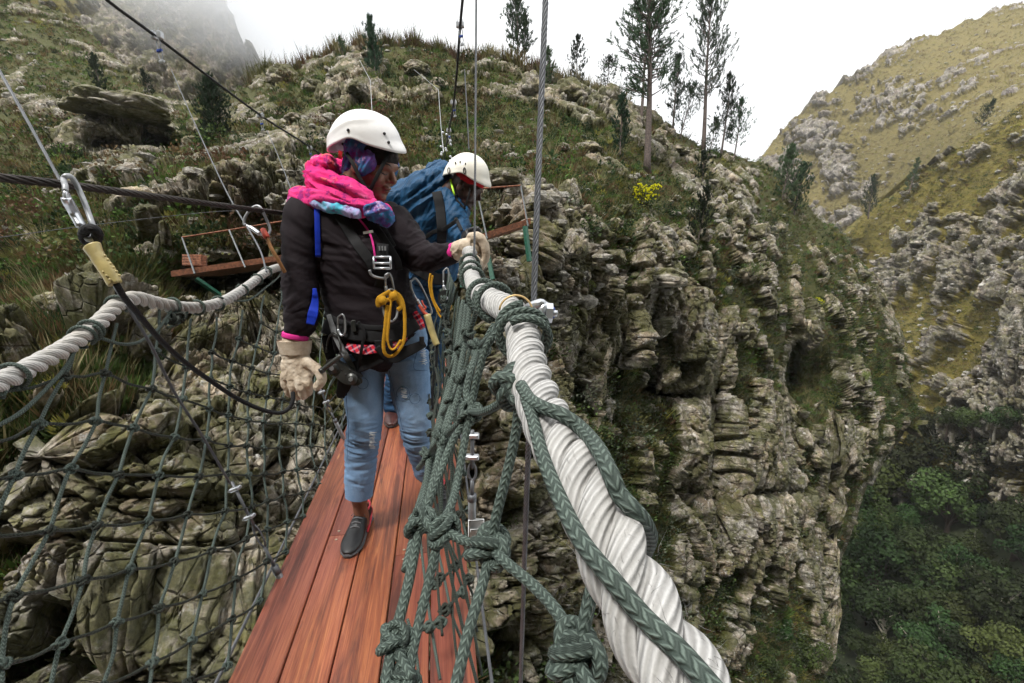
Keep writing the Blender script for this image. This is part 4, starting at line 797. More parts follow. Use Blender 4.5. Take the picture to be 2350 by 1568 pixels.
# left net: columns of knots read from hand rope to deck edge
COLS=[
 [LR[1],(-40,1000),(-75,1110),(-110,1230),(-150,1380)],
 [z5(60,215),(-5,905),z5(-90,760),z5(-150,990),z5(-250,1400)],
 [z5(520,60),z5(445,275),z5(270,605),z5(100,965),z5(-70,1390),z6(-320,860)],
 [z5(815,-95),z5(735,250),z5(670,580),z5(490,915),z5(345,1345),z6(90,760),z6(10,1190),z6(-60,1500)],
 [z5(1110,-190),z5(1085,95),z5(1055,360),z5(930,630),z5(825,955),z5(675,1310),z6(520,660),z6(380,1055),z6(300,1420)],
 [z5(1330,-130),z5(1300,205),z5(1270,430),z5(1215,695),z5(1105,960),z5(1030,1280),z6(810,595),z6(735,925),z6(640,1330)],
 [z5(1510,-140),z5(1480,105),z5(1465,285),z5(1460,495),z5(1435,712),z5(1385,970),z5(1305,1235),z6(1095,545),z6(1000,835),z6(955,1180),z6(880,1480)],
 [z5(1690,-190),z5(1665,10),z5(1620,165),z5(1600,340),z5(1590,540),z5(1595,750),z5(1585,950),z5(1570,1210),z6(1325,480),z6(1270,745),z6(1200,1040),z6(1180,1300),z6(1170,1400)],
 [z5(1840,-290),z5(1820,-100),z5(1785,65),z5(1755,215),z5(1730,385),z5(1730,575),z5(1720,755),z5(1735,960),z5(1755,1180),z6(1540,405),z6(1475,655),z6(1455,905),z6(1425,1200)],
 [z5(1960,-330),z5(1945,-190),z5(1925,-40),z5(1910,110),z5(1870,250),z5(1860,415),z5(1835,590),z5(1840,770),z5(1840,950),z5(1865,1140),z6(1675,340),z6(1670,545),z6(1630,790)],
 [(672,624),(664,690),(660,750),(662,800),z5(1990,262),z5(1970,432),z5(1955,600),z5(1945,765),z5(1970,935),z5(1975,1100),z6(1800,295),z6(1790,480)],
 [(715,632),(706,700),(700,770),(697,830),z5(2095,300),z5(2080,465),z5(2065,600),z5(2065,750),z5(2070,920),z5(2105,1085),z6(1900,260)],
 [(757,637),(746,710),(738,780),(733,850),z5(2190,330),z5(2180,480),z5(2175,605),z5(2165,755),z5(2200,915),z5(2225,1025)],
 [(797,636),(784,720),(775,790),(768,860),z5(2285,360),z5(2265,485),z5(2265,610),z5(2265,758),z5(2285,905)],
 [(835,630),(822,720),(813,790),(804,860),(795,905),(788,950),(785,985)],
 [(872,622),(860,700),(850,780),(840,850),(830,900),(822,935)],
 [(905,619),(895,700),(887,780),(877,840),(866,890)],
]
nl=empty('safety_net',PNl(300,1100),'wide green cord net hanging between the left hand rope and the deck','net')
rngn=np.random.default_rng(5)
def netcord(P,r,parent,mat='net_cord',k=8,nm='cord',sag=0.,n=5):
    Q=catmull(P,n); return MB().add(*sweep(Q,r,k,seam=True)).build(nm,MAT[mat],parent)
K3=[[PNl(x,y) for x,y in c] for c in COLS]
for c in K3:
    L_=[c[0]+V(0,0,.0)]
    for a,b in zip(c[:-1],c[1:]): L_+=[a*.5+b*.5+rngn.normal(size=3)*.003, b]
    netcord(L_,.0044,nl)
# row cords: align rows from the deck-side index of z5 rows
ri={}
rowsdef=[('r3',[3,4,4,6,5]),]
def colrow(ci,k): return K3[ci][k]
# index of the row "row1" (the one through z5(1270,430)) in each column
base={1:1,2:1,3:1,4:2,5:2,6:3,7:4,8:5,9:6,10:6,11:6,12:6,13:6,14:4,15:3,16:2,0:1}
kc=0; knots=[]
for dr in range(-6,10):
    run=[]
    for ci in range(len(K3)):
        k=base[ci]+dr
        ok=1<=k<len(K3[ci]) and not(ci in(14,15,16) and dr>2)
        if ok: run.append((ci,k))
        else:
            if len(run)>1: knots.append(run)
            run=[]
    if len(run)>1: knots.append(run)
done=set()
for run in knots:
    P=[K3[a][b] for a,b in run]; e=[]
    for a,b in zip(P[:-1],P[1:]): e+=[a,a*.5+b*.5-V(0,0,.004)+rngn.normal(size=3)*.002]
    e.append(P[-1])
    if run[-1][0] in(11,12,13) and len(P)>1:
        q=P[-1]+(P[-1]-P[-2])*.8; e.append(q)
    netcord([tocam(p,-.004) for p in e],.0037,nl,'net_cord_dark')
    for q in run:
        if q not in done:
            done.add(q); p=K3[q[0]][q[1]]; kc+=1
cnt=0
for q in sorted(done,key=lambda q:np.linalg.norm(K3[q[0]][q[1]]-CAM)):
    if cnt<99: knot(K3[q[0]][q[1]],.025,nl,cnt*5)
    cnt+=1
e0=K3[0][0]
for k in range(4,11):
    tpp=e0-BB*(.16*(k+1)); a_=(tpp-CAM)@BB; netcord([tpp,BR(a_,DL-.24,.8)+rngn.normal(size=3)*.006,BR(a_,DL-.12,.4),BR(a_,DL,.0)],.0044,nl)
for h in (.12,.27,.42,.57,.72,.87):
    a_=(e0-CAM)@BB; netcord([BR(a_-q,DL-.3*h,h-.01*math.sin(q*20)) for q in np.arange(.75,1.8,.15)],.0037,nl,'net_cord_dark')
# loops lashing the left net to the hand rope
QL=catmull(LRP,20)
dQ=QL-CAM; LX=1175+F*(dQ@RT)/(dQ@FW); LY=784-F*(dQ@UP)/(dQ@FW)
for (x,y,tn) in [(28,862,1.1),(205,755,1.4),(185,770,1.),(268,700,.9),(395,703,1.2),(452,705,.8),(500,697,.9),(555,665,.9),(590,640,.9),(612,626,1.2),(645,615,1),(690,626,1)]:
    i=int(np.argmin((LX-x)**2+(LY-y)**2)); c=wrap(QL,i,tn,.024,.0048,.016 if tn>1 else .02,ph=rngn.uniform(0,6)); netcord(c,.0048,nl,'net_cord',7,'lashing',n=1)
# drooping slack cords under the hand rope
for pts in ([z5(-60,640),z5(150,520),z5(330,350),z5(470,190),z5(570,-20)],[z5(690,0),z5(840,45),z5(960,35),z5(1070,-30),z5(1120,-80),z5(1190,-180)],[(530,690),(572,688),(610,660),(635,640),(650,622)],[(380,745),(395,722),(430,712),(410,742),(385,752)],[(-30,875),(5,880),(30,862)]):
    netcord([tocam(PNl(x,y),.012) for x,y in pts],.0048,nl,'net_cord',8,'slack_cord',n=8)
for p in [(395,735),(408,728)]: knot(tocam(PNl(*p),.015),.045,nl,1,'slack_knot')
# ---------------------------------------------------------------- right net (close to camera, bulging over the deck)
nr=empty('safety_net',PD(1100,1200,.5),'green cord net tied to the thick white rope on the right','net')
KR={ # picture place and distance of each knot
'a1':(1192,892,.43),'a2':(1066,945,.56),'a3':(1104,800,.62),'a4':(1015,1003,.66),'a5':(1078,940,.60),'b1':(1126,1255,.43),'b2':(1012,1215,.48),'b3':(966,1200,.50),'c1':(1322,1500,.31),'d1':(905,1470,.42),'d2':(925,1560,.40),
'e1':(1080,948,.58),'e2':(1018,1002,.66),'e3':(985,1045,.74),'f1':(1100,800,.68),'f2':(1062,868,.72),'f3':(1040,920,.78),'g1':(1076,765,.85),'g2':(1058,800,.9)}
def KP(k): return PD(*KR[k])
def cordR(pts,r=.0048,mat='net_cord',k=10,n=8): 
    P=[KP(p) if isinstance(p,str) else PD(*p) for p in pts]; return netcord(P,r,nr,mat,k,n=n)
RC=.0048
QR=catmull(RRP,24); dR=QR-CAM; RX=1175+F*(dR@RT)/(dR@FW); RY=784-F*(dR@UP)/(dR@FW)
def rr(x,y): return int(np.argmin((RX-x)**2+(RY-y)**2))
# coils of green cord on the thick rope
for (x,y,tn,pt,ph) in [(1200,765,2.1,.020,0.),(1130,700,1.3,.03,1.),(1108,680,1.1,.03,2.),(1084,640,1.,.03,0),(1081,622,1.,.03,2),(1078,604,1.,.03,1)]:
    netcord(wrap(QR,rr(x,y),tn,.0235,RC,pt,ph=ph),RC,nr,'net_cord',10,'lashing',n=1)
# long cord spiralling loosely over the thick rope
SR_=Surf(np.vstack([a for a in [hr_r_v]]))
def onrope(l,rad): return [PD(x,y,(SR_.z_at(x,y,14) if not np.isnan(SR_.z_at(x,y,14)) else SR_.z[np.argmin((SR_.x-x)**2+(SR_.y-y)**2)])-rad-e) for x,y,e in l]
netcord(onrope([(1196,885,.001),(1215,915,.0),(1245,935,.0),(1290,952,.0),(1335,985,.0),(1372,1030,.002),(1400,1085,.004),(1420,1132,.0),(1448,1165,-.002),(1476,1198,-.018),(1490,1235,-.045),(1475,1275,-.075)],.005),.0050,nr,'net_cord',12)
netcord(onrope([(1206,915,-.008),(1222,960,-.004),(1243,1040,-.003),(1278,1130,-.002),(1330,1235,0),(1400,1325,0),(1480,1420,0),(1560,1495,0),(1650,1600,0)],.0045),.0045,nr,'net_cord',12,n=14)
cordR([(1364,1180,.33),(1368,1300,.32),(1350,1390,.315),(1328,1490,.31)])
# strands from rope to knots and on down
S1=[[(1148,735,.60),(1128,770,.60),'f1',(1085,838,.62),(1070,900,.60),'e1',(1040,1010,.57),(1000,1110,.53),'b3',(940,1330,.46),'d1',(880,1600,.38)],
[(1160,745,.57),(1120,790,.58),(1100,850,.58),(1082,930,.58),(1050,1100,.54),(1035,1160,.5),'b2',(985,1330,.46),(950,1480,.42),(930,1600,.38)],
[(1192,905,.42),(1185,985,.43),(1165,1080,.43),(1140,1180,.43),'b1',(1110,1330,.41),(1075,1450,.38),(1040,1600,.35)],
['b1',(1160,1290,.40),(1225,1345,.37),(1275,1400,.34),(1305,1455,.32),'c1',(1345,1560,.29),(1400,1650,.27)],
['c1',(1310,1560,.30),(1290,1650,.28)],['b1',(1070,1243,.455),'b2','b3'],['a1',(1150,925,.47),(1110,945,.52),'e1',(1050,975,.61),'e2',(995,1025,.7),'e3',(960,1075,.8)],
['f1',(1080,842,.70),'f2',(1048,900,.75),'f3',(1015,950,.82)],[(1135,745,.64),(1115,780,.65),'f1'],[(1100,690,.80),(1088,730,.83),'g1','g2',(1030,860,.95)],
['e2',(990,1120,.60),(962,1215,.54),(935,1340,.5),(905,1460,.45),(885,1560,.41)],['e3',(975,1130,.66),(952,1220,.58),(930,1310,.53)],['f3',(1010,1010,.72),'e3'],['f2',(1045,930,.70),'e2'],
['d1',(915,1500,.41),(945,1560,.39)],[(1070,700,.98),(1062,760,.95),(1045,840,.9),(1025,920,.85),(1005,1000,.8),(985,1080,.72),(955,1180,.62)],[(1063,690,1.05),(1050,780,1.),(1030,880,.95),(1008,960,.88),(990,1040,.8)],[(1080,690,.92),(1068,780,.88),(1050,870,.83),(1030,960,.77),(1012,1040,.7),(990,1140,.62),(968,1200,.56)]]
for s in S1: cordR(s,RC)
# lower part of the net lying inside the deck edge
def DKP(x,y,h): return hit(x,y,BR(0,0,h),BN)
low=[[(1012,1030),(1022,1090),(1035,1150),(1052,1210),(1068,1260)],[(1000,1240),(1020,1330),(1040,1420),(1075,1500)],[(965,1240),(975,1330),(990,1440),(1010,1560)],[(1028,1060),(1045,1110),(1058,1180),(1072,1240)],[(935,1420),(955,1500),(965,1600)]]
for i,c in enumerate(low):
    P=[DKP(x,y,.10+.12*(1-j/(len(c)-1))) for j,(x,y) in enumerate(c)]; netcord(P,.0045,nr,'net_cord',8)
rows=[[(968,1130),(1000,1120),(1030,1110),(1062,1085)],[(990,1235),(1022,1200),(1055,1180),(1076,1170)],[(960,1385),(1000,1340),(1045,1300),(1076,1250)],[(945,1450),(985,1440),(1020,1400),(1060,1360),(1074,1330)]]
for i,c in enumerate(rows):
    P=[DKP(x,y,.17) for x,y in c]; netcord(P,.0045,nr,'net_cord_dark',8)
    for j,p in enumerate(P[1:]): knot(p,.034,nr,j)
for k,s in [('a1',.075),('b1',.066),('b2',.055),('b3',.055),('c1',.062),('d1',.05),('d2',.045),('e1',.052),('e2',.05),('e3',.05),('f1',.052),('f2',.045),('f3',.045),('g1',.04),('g2',.04)]: knot(KP(k),s*.6,nr,{'a1':0,'b1':2,'c1':4}.get(k,0))
# far run of the net below the right rope, seen edge on
for i in range(26):
    a=1.05+i*.16; tpp=BR(a,DR-.02,1.08); bt=BR(a-.05,DR+.01,.0); md=BR(a-.02,DR-.10+.03*math.sin(i*1.7),.55+.1*math.cos(i)); netcord([tpp,md,bt],.0045,nr,'net_cord',6,n=6)
for h in np.arange(.15,1.0,.16):
    netcord([BR(a,DR-.015-.12*math.sin(math.pi*h/1.1)+.008*math.sin(a*9),h+.01*math.sin(a*7)) for a in np.arange(1.0,5.2,.12)],.0042,nr,'net_cord_dark',6,n=2)
for i in range(14):
    for h in (.31,.63,.95):
        a=1.05+i*.16; knot(BR(a,DR-.015-.12*math.sin(math.pi*h/1.1),h),.03,nr,i)
# ---------------------------------------------------------------- cables
def wire(name,P,R,mat,label,pitch=None,group=None,cat='cable',k=5,n=8,strands=6,kids=None): return lay(name,P,R,mat,label,cat,pitch or R*16,strands,k,R*1.6,group,n)
wire('steel_cable',[PD(-420,362,.72),PD(-160,385,.80),PD(0,408,.88),PD(150,424,.98),PD(400,457,1.27),PD(650,490,1.75),PD(800,505,2.4),PD(930,512,4.)],.0088,'dark_cable','heavy dark steel safety cable crossing at left with carabiners on it')
wire('main_cable',[PD(60,-160,3.2),PD(245,0,4.1),PD(355,82,4.8),PD(598,265,7.),PD(712,338,8.4),PD(880,450,11.5),PD(1000,520,15)],.016,'black_cable','black main suspension cable running down from top left')
wire('main_cable',[PD(1090,-250,3.3),PD(1068,-60,4.4),PD(1056,60,5.2),PD(1048,170,6.2),PD(1040,245,7.4),PD(1030,300,9),PD(1022,350,11),PD(1015,420,14)],.016,'black_cable','black main suspension cable hanging down near the picture centre')
wire('hanger_cable',[PD(1262,-260,.62),PD(1252,0,.62),PD(1238,330,.62),PD(1228,600,.62),PD(1225,700,.62)],.0043,'steel_cable','thick grey hanger cable coming down to the blue shackle',.05,'hanger cables of the bridge')
wire('hanger_cable',[PD(1225,745,.64),PD(1216,950,.68),PD(1208,1150,.80),PD(1200,1400,.98),PD(1193,1620,1.15)],.0048,'steel_cable','dark grey cable continuing down below the blue shackle',.06,'hanger cables of the bridge')
wire('hanger_cable',[PD(1094,-200,1.3),PD(1093,0,1.3),PD(1091,300,1.3),PD(1089,545,1.3),PD(1087,590,1.3)],.0032,'steel_cable','thin grey hanger cable passing in front of the far helmet',.035,'hanger cables of the bridge')
wire('hanger_cable',[PD(1066,160,5.0),PD(1072,260,5.0),PD(1076,345,5.)],.007,'steel_cable','thin cable hanging behind the black central cable',.08,'hanger cables of the bridge',n=4)
wire('hanger_cable',[PD(-60,60,1.55),PD(0,165,1.5),PD(70,290,1.45),PD(130,400,1.4),PD(175,480,1.37),PD(225,580,1.34),PD(262,655,1.31),PD(285,690,1.30)],.0048,'steel_cable','slanting hanger cable at the left edge reaching the white rope',.05,'hanger cables of the bridge')
wire('hanger_cable',[PD(290,700,1.34),PD(345,790,1.4),PD(400,900,1.5),PD(470,1010,1.6),PD(528,1110,1.7)],.0045,'steel_cable','thin slanting cable behind the left net',.05,'hanger cables of the bridge')
wire('hanger_cable',[PD(393,160,4.7),PD(450,290,4.),PD(520,440,3.),PD(590,560,2.5),PD(612,624,2.3)],.0045,'steel_cable','thin hanger cable dropping from the first clamp on the left main cable',.06,'hanger cables of the bridge')
wire('hanger_cable',[PD(612,300,6.9),PD(635,350,6.2),PD(670,440,5.),PD(700,520,4)],.006,'steel_cable','thin hanger cable below the second clamp on the left main cable',.08,'hanger cables of the bridge')
wire('deck_cable',[BR(.2,DR+.045,-.06),BR(1.5,DR+.04,-.03),BR(3,DR+.04,0),BR(6,DR+.04,0),BR(12,DR+.04,0)],.006,'steel_cable','pale steel cable running along the right edge of the deck',.06)
wire('deck_cable',[BR(-.8,DL-.05,-.05),BR(3,DL-.05,-.03),BR(12,DL-.05,0)],.006,'steel_cable','steel cable running along the left edge of the deck',.06)
wire('stay_wire',[PD(-100,560,7.),PD(0,545,7.5),PD(250,512,9),PD(480,487,11),PD(560,484,12)],.006,'steel_cable','thin stay wire crossing the left slope with a red tipped splice',.08,n=6)
def polyw(P,R,label,mat='zinc_dull'): 
    m=MB().add(*sweep(P,R,6)); return m.thing('stay_wire',MAT[mat],label,'wire')
polyw([PD(825,138,34),PD(850,185,28),PD(854,260,24)],.018,'pale bent guy wire left of the hilltop pine')
polyw([PD(950,160,33),PD(1006,206,24),PD(1012,290,18),PD(1018,350,14)],.014,'pale bent guy wire beside the black central cable')
polyw([PD(885,395,9),PD(905,420,8),PD(915,440,8),PD(908,480,7.8)],.006,'loop of pale wire hanging behind the near face')
# clamps on main cables
def clamp(p,size,label,drop=1,hdir=None,n=2):
    o=empty('cable_clamp',p,label,'cable clamp','cable clamps on the suspension cables'); s=size
    a=MB(); bbox_bev(a,p+V(-.55*s,0,.05*s),V(.35*s,0,0),V(0,.5*s,0),V(0,0,.55*s),.3); bbox_bev(a,p+V(.55*s,0,.05*s),V(.35*s,0,0),V(0,.5*s,0),V(0,0,.55*s),.3)
    a.build('saddle',MAT['zinc'],o,False)
    for q in(-.55,.55):
        b=MB(); 
        for z in(.75,): 
            for e in(-.3,.3): b.add(*sweep([p+V(q*s,e*s,.3*s),p+V(q*s,e*s,z*s)],.16*s,6)); b.add(*sweep([p+V(q*s,e*s,.95*s),p+V(q*s,e*s,1.05*s)],.1*s,6))
        b.build('nut',MAT['zinc'],o,False)
        t=np.linspace(0,np.pi,9); b=MB().add(*sweep([p+V(q*s,np.cos(w)*.3*s,-np.sin(w)*.55*s+.2*s) for w in t],.13*s,6)); b.build('u_bolt',MAT['blue_paint'],o)
    if drop:
        b=MB(); q=p.copy()
        for k in range(n):
            q0=p+V(.15*s*(k+1),0,-(1.4+1.5*k)*s); t=np.linspace(0,2*np.pi,16,endpoint=False); b.add(*sweep([q0+V(np.cos(w)*.32*s,0,np.sin(w)*.85*s) for w in t],.10*s,5,closed=True))
        b.build('link',MAT['zinc_dull'],o)
        for k in range(n):
            b=MB(); q0=p+V(.2*s*(k+1),0,-(2.3+1.7*k)*s); bbox_bev(b,q0,V(.42*s,0,.1*s),V(0,.25*s,0),V(0,0,.22*s),.4); b.build('ferrule',MAT['blue_paint' if k==0 else 'zinc'],o,False)
for (x,y,d,s,l,n) in [(360,82,4.8,.062,'large twin bolt clamp high on the left black cable',2),(598,266,7,.05,'second clamp down the left black cable',2),(711,340,8.4,.045,'third clamp low on the left black cable beside the near helmet',2),(1056,58,5.2,.05,'upper clamp on the central black cable',2),(1041,236,7.4,.05,'middle clamp on the central black cable',2),(1030,300,9,.05,'lower clamp on the central black cable',2)]: clamp(PD(x,y,d),s,l,1,None,n)
# chain of fittings at the foot of central cable
m=MB(); rng=np.random.default_rng(9)
for i in range(16):
    p=PD(1012+rng.uniform(-3,22)+i*.3,300+i*4.6,10); v,f=sphere_v(p,(.03,.03,.025),7,5); m.add(v,f)
m.thing('cable_fittings',MAT['zinc'],'cluster of small bolted fittings where the cables meet behind the far helmet','cable fittings')
def turnbuckle(pts,s,label,mat='zinc_dull'):
    """two clamps, an eye and a closed turnbuckle body along a line"""
    P=[np.asarray(p) for p in pts]; o=empty('turnbuckle',P[-1],label,'turnbuckle','turnbuckles beside the deck')
    d=nrm(P[-1]-P[0]); L=np.linalg.norm(P[-1]-P[0]); sd=nrm(np.cross(d,FW))
    for t in(.0,.2):
        c=P[0]+d*L*t; b=MB(); bbox_bev(b,c,sd*s*1.6,d*s*.55,nrm(np.cross(sd,d))*s*.8,.4); b.add(*sweep([c-sd*s*1.2-FW*s*1.5,c-sd*s*1.2+FW*s],s*.35,6)); b.add(*sweep([c+sd*s*1.2-FW*s*1.5,c+sd*s*1.2+FW*s],s*.35,6)); b.build('clamp',MAT['zinc'],o,False)
    t=np.linspace(0,2*np.pi,16,endpoint=False); b=MB().add(*sweep([P[0]+d*L*(.34+.08*np.cos(w))+sd*s*.9*np.sin(w) for w in t],s*.32,6,closed=True)); b.add(*sweep([P[0]-d*L*.05,P[0]+d*L*.30],s*.5,6)); b.build('eye',MAT['steel_cable'],o)
    b=MB().add(*sweep([P[0]+d*L*.42,P[0]+d*L*.6],s*.5,7)); b.add(*sweep([P[0]+d*L*.56,P[0]+d*L*.62],s*1.15,7)); b.build('threaded_rod',MAT['steel_cable'],o)
    b=MB().add(*sweep([P[0]+d*L*.6,P[0]+d*L*.63,P[0]+d*L*.95,P[0]+d*L],[s*.6,s*1.,s*1.,s*.6],9)); b.build('body',MAT[mat],o)
turnbuckle([PD(1084,1000,1.25),PD(1083,1235,1.32)],.0115,'grey turnbuckle with bolted clamps hanging beside the right deck edge')
turnbuckle([PD(540,1122,1.75),PD(695,1430,1.85)],.0125,'grey turnbuckle with bolted clamps slanting behind the left net')
turnbuckle([PD(738,900,2.6),PD(790,1010,2.7)],.011,'small turnbuckle near the hanging glove behind the net')
# ---------------------------------------------------------------- shackle on the right rope
sp=PD(1238,722,.60); o=empty('shackle',sp,'large galvanised bow shackle with blue pin beside the thick rope','shackle')
m=MB(); m.add(*sweep([PD(1205,716,.61),PD(1272,718,.60)],.0072,12)); m.build('pin',MAT['blue_paint'],o)
m=MB(); m.add(*sweep(catmull([PD(1212,706,.61),PD(1222,702,.60),PD(1240,696,.595),PD(1246,700,.6)],5),[.006]*15+[.0055],8)); m.build('bow',MAT['zinc'],o)
m=MB(); m.add(*sweep(catmull([PD(1248,740,.6),PD(1240,728,.598),PD(1246,708,.595),PD(1252,700,.6)],5),.006,8)); m.build('ear',MAT['zinc'],o)
m=MB(); m.add(*sweep([PD(1253,718,.595),PD(1268,719,.595)],.0125,6)); m.build('nut',MAT['zinc'],o,False)
m=MB(); m.add(*sweep([PD(1268,719,.595),PD(1279,720,.595)],.0042,8)); m.build('bolt_end',MAT['zinc'],o)
t=np.linspace(.1,3.6,20); c=PD(1184,715,.6); m=MB().add(*sweep([PD(1184-38*np.cos(w),716-38*np.sin(w),.585) for w in t],.0014,6)); m.thing('wire_ring',MAT['brass_wire'],'thin brass coloured wire ring round the thick white rope','wire ring')
# small white bracket at right deck edge
m=MB(); c=PD(1093,1215,1.3); bbox_bev(m,c,RT*.022,UP*.028,FW*.006,.3); bbox_bev(m,c+UP*.0-FW*.008,RT*.016,UP*.005,FW*.004,.3); m.thing('bracket',MAT['white_plate'],'small white metal bracket at the right edge of the deck','bracket')
# ---------------------------------------------------------------- carabiners and lanyards
def carabiner(pts,r,label,gate=None,name='carabiner',mat='zinc_dull',group=None,sleeve='zinc'):
    P=catmull(pts+[pts[0]],8)[:-1]; c=np.mean(P,0); o=empty(name,c,label,'carabiner',group)
    n=len(P); g0,g1=gate or (.55,.82); i0,i1=int(n*g0),int(n*g1)
    fr=np.vstack([P[i1:],P[:i0+1]]); MB().add(*sweep(fr,r,10)).build('frame',MAT[mat],o)
    MB().add(*sweep(P[i0:i1+1],r*.8,8)).build('gate',MAT[sleeve],o)
    a=i0+int((i1-i0)*.2); b=i0+int((i1-i0)*.85); MB().add(*sweep(P[a:b+1],r*1.55,12)).build('lock_sleeve',MAT[sleeve],o); return o
def PDs(l,d): return [PD(x,y,d+(e[0] if e else 0)) for x,y,*e in l]
carabiner(PDs([(150,428,-.03),(146,412),(152,404),(165,408,.01),(180,432,.02),(200,480,.02),(216,530,.01),(212,548),(200,548),(186,520),(168,488),(152,458,-.03)],.955),.0052,'large steel screwgate carabiner hooked over the dark cable at left',(.70,.97))
carabiner(PDs([(560,514),(562,500),(575,481),(590,473),(600,480),(612,505,.02),(620,528,.02),(612,540,.01),(598,538),(580,526)],1.62),.0048,'second steel carabiner hooked over the dark cable behind the lanyard',(.78,.98))
# near lanyard: loop, translucent sleeve, black cord down to the hand
ln=empty('lanyard',PD(250,600,.95),'black rope lanyard with worn tan sleeve running to the hanging glove','lanyard')
t=np.linspace(0,2*np.pi,18,endpoint=False); MB().add(*sweep([PD(208+14*np.cos(w)*1.2,540+16*np.sin(w),.955+.012*np.sin(w)) for w in t],.0095,9,closed=True)).build('eye_loop',MAT['black_cord'],ln)
sl_=catmull([PD(211,566,.95),PD(226,592,.95),PD(246,620,.955),PD(264,652,.96)],10); MB().add(*sweep(sl_,np.interp(np.linspace(0,1,len(sl_)),[0,.25,.6,1],[.0185,.0145,.0155,.0145]),14,r2=np.interp(np.linspace(0,1,len(sl_)),[0,.25,.6,1],[.014,.012,.013,.012]))).build('sleeve',MAT['tan_sleeve'],ln)
rb=MB()
for k in range(6):
    for sg in(-1,1):
        p=PD(228+7*k+sg*(13-.4*k),592+9*k-sg*5,.944); v,f=sphere_v(p,.0028,7,5); rb.add(v,f)
rb.build('sleeve_grip',MAT['tan_sleeve'],ln)
cdp=[(266,650,.96),(285,682,.99),(318,722,1.06),(366,778,1.16),(420,828,1.27),(480,872,1.4),(545,915,1.5),(600,940,1.56),(640,948,1.6),(662,938,1.62),(672,920,1.63),(672,900,1.64)]
MB().add(*sweep(catmull(PDs([(a,b,c-1) for a,b,c in cdp],1.),8),np.r_[np.linspace(.0062,.0075,89)],10)).build('rope',MAT['black_cord'],ln)
l2=empty('lanyard',PD(625,560,1.6),'short frayed tan lanyard with red tip hanging from the second carabiner','lanyard')
MB().add(*sweep(catmull([PD(604,528,1.62),PD(608,536,1.61),PD(613,546,1.61)],5),[.0095]*6+[.0105]*4+[.010],9)).build('red_tip',MAT['red_rubber'],l2)
MB().add(*sweep(catmull([PD(613,546,1.61),PD(624,572,1.61),PD(640,600,1.63),(PD(654,625,1.66))],6),.0062,8)).build('rope',MAT['frayed_tan'],l2)
# ---------------------------------------------------------------- viewing platforms of rusty steel
def bar(mb,a,b,r): mb.add(*sweep([a,b],r*1.25,4,cap=True,twist=0,up=V(0,0,1)))
def platform(corn,rail,posts,label,legs=()):
    """corn: near edge pts; deck slab"""
    o=empty('viewing_platform',corn[0],label,'platform'); n=nrm(np.cross(corn[1]-corn[0],corn[2]-corn[0])); m=MB()
    a,b,c,d=corn; v=np.array([a,b,c,d,a-[0,0,.14],b-[0,0,.14],c-[0,0,.14],d-[0,0,.14]]); m.add(v,np.array([[0,1,2,3],[7,6,5,4],[0,4,5,1],[1,5,6,2],[2,6,7,3],[3,7,4,0]])); m.build('floor',MAT['rust'],o,False)
    m=MB()
    for p,q in zip(rail[:-1],rail[1:]): bar(m,p,q,.017)
    m.build('rail',MAT['rust'],o,False)
    for p,q in posts: mm=MB(); bar(mm,p,q,.017); mm.build('post',MAT['grey_post'],o,False)
    for p,q in legs: mm=MB(); bar(mm,p,q,.05); mm.build('leg',MAT['green_paint'],o,False)
    return o
A=PD(392,622,11.3); B=PD(655,584,11.9); platform([A,B,B+V(.3,1.4,.02),A+V(.3,1.5,.02)],[PD(418,545,11.8),PD(540,526,12),PD(660,506,12.2)],[(PD(418,545,11.8),PD(447,628,11.3)),(PD(526,528,11.9),PD(563,614,11.5)),(PD(655,508,12.2),PD(668,598,12))],'rusty steel viewing platform with rail on the slope behind the near person',[(PD(450,640,11.4),PD(545,705,12)),])
m=MB()
for k in range(4): bbox_bev(m,PD(447,598-6.2*k+10,11.9),RT*.24,FW*.12,UP*.036,.05)
m.thing('plank_stack',MAT['rust'],'short stack of red timber offcuts on the rusty platform','timber stack')
A=PD(1070,548,10.6); B=PD(1218,500,11.2); platform([A,B,B+V(-.1,1.3,.02),A+V(-.2,1.3,.02)],[PD(1060,436,11.),PD(1195,426,11.6),PD(1208,506,11.2)],[(PD(1195,426,11.6),PD(1212,520,11.1)),(PD(1098,455,10.8),PD(1118,548,10.5))],'rusty platform with green legs to the right of the far person',[(PD(1112,545,10.6),PD(1131,642,10.4)),(PD(1205,520,11.),PD(1215,600,10.9)),(PD(1068,600,10.7),PD(1062,660,10.6))])
# ---------------------------------------------------------------- people
def remesh(mb,vox=.005,smooth=6,fac=.5):
    v,f,_,_=mb.get(); o=mesh_np('tmp',v,f); m=o.modifiers.new('r','REMESH'); m.mode='VOXEL'; m.voxel_size=vox; s=o.modifiers.new('s','SMOOTH'); s.iterations=smooth; s.factor=fac
    me=bpy.data.meshes.new_from_object(o.evaluated_get(bpy.context.evaluated_depsgraph_get()))
    n=len(me.vertices); V_=np.zeros(n*3,np.float32); me.vertices.foreach_get('co',V_); L_=np.zeros(len(me.loops),np.int32); me.loops.foreach_get('vertex_index',L_)
    N_=np.zeros(n*3,np.float32); me.vertices.foreach_get('normal',N_)
    tot=np.zeros(len(me.polygons),np.int32); me.polygons.foreach_get('loop_total',tot); F_=[]; st=np.r_[0,np.cumsum(tot)[:-1]]
    for k in np.unique(tot): i=st[tot==k]; F_.append(L_[i[:,None]+np.arange(k)])
    bpy.data.objects.remove(o); bpy.data.meshes.remove(me)
    return V_.reshape(-1,3).astype(float),F_,N_.reshape(-1,3).astype(float)
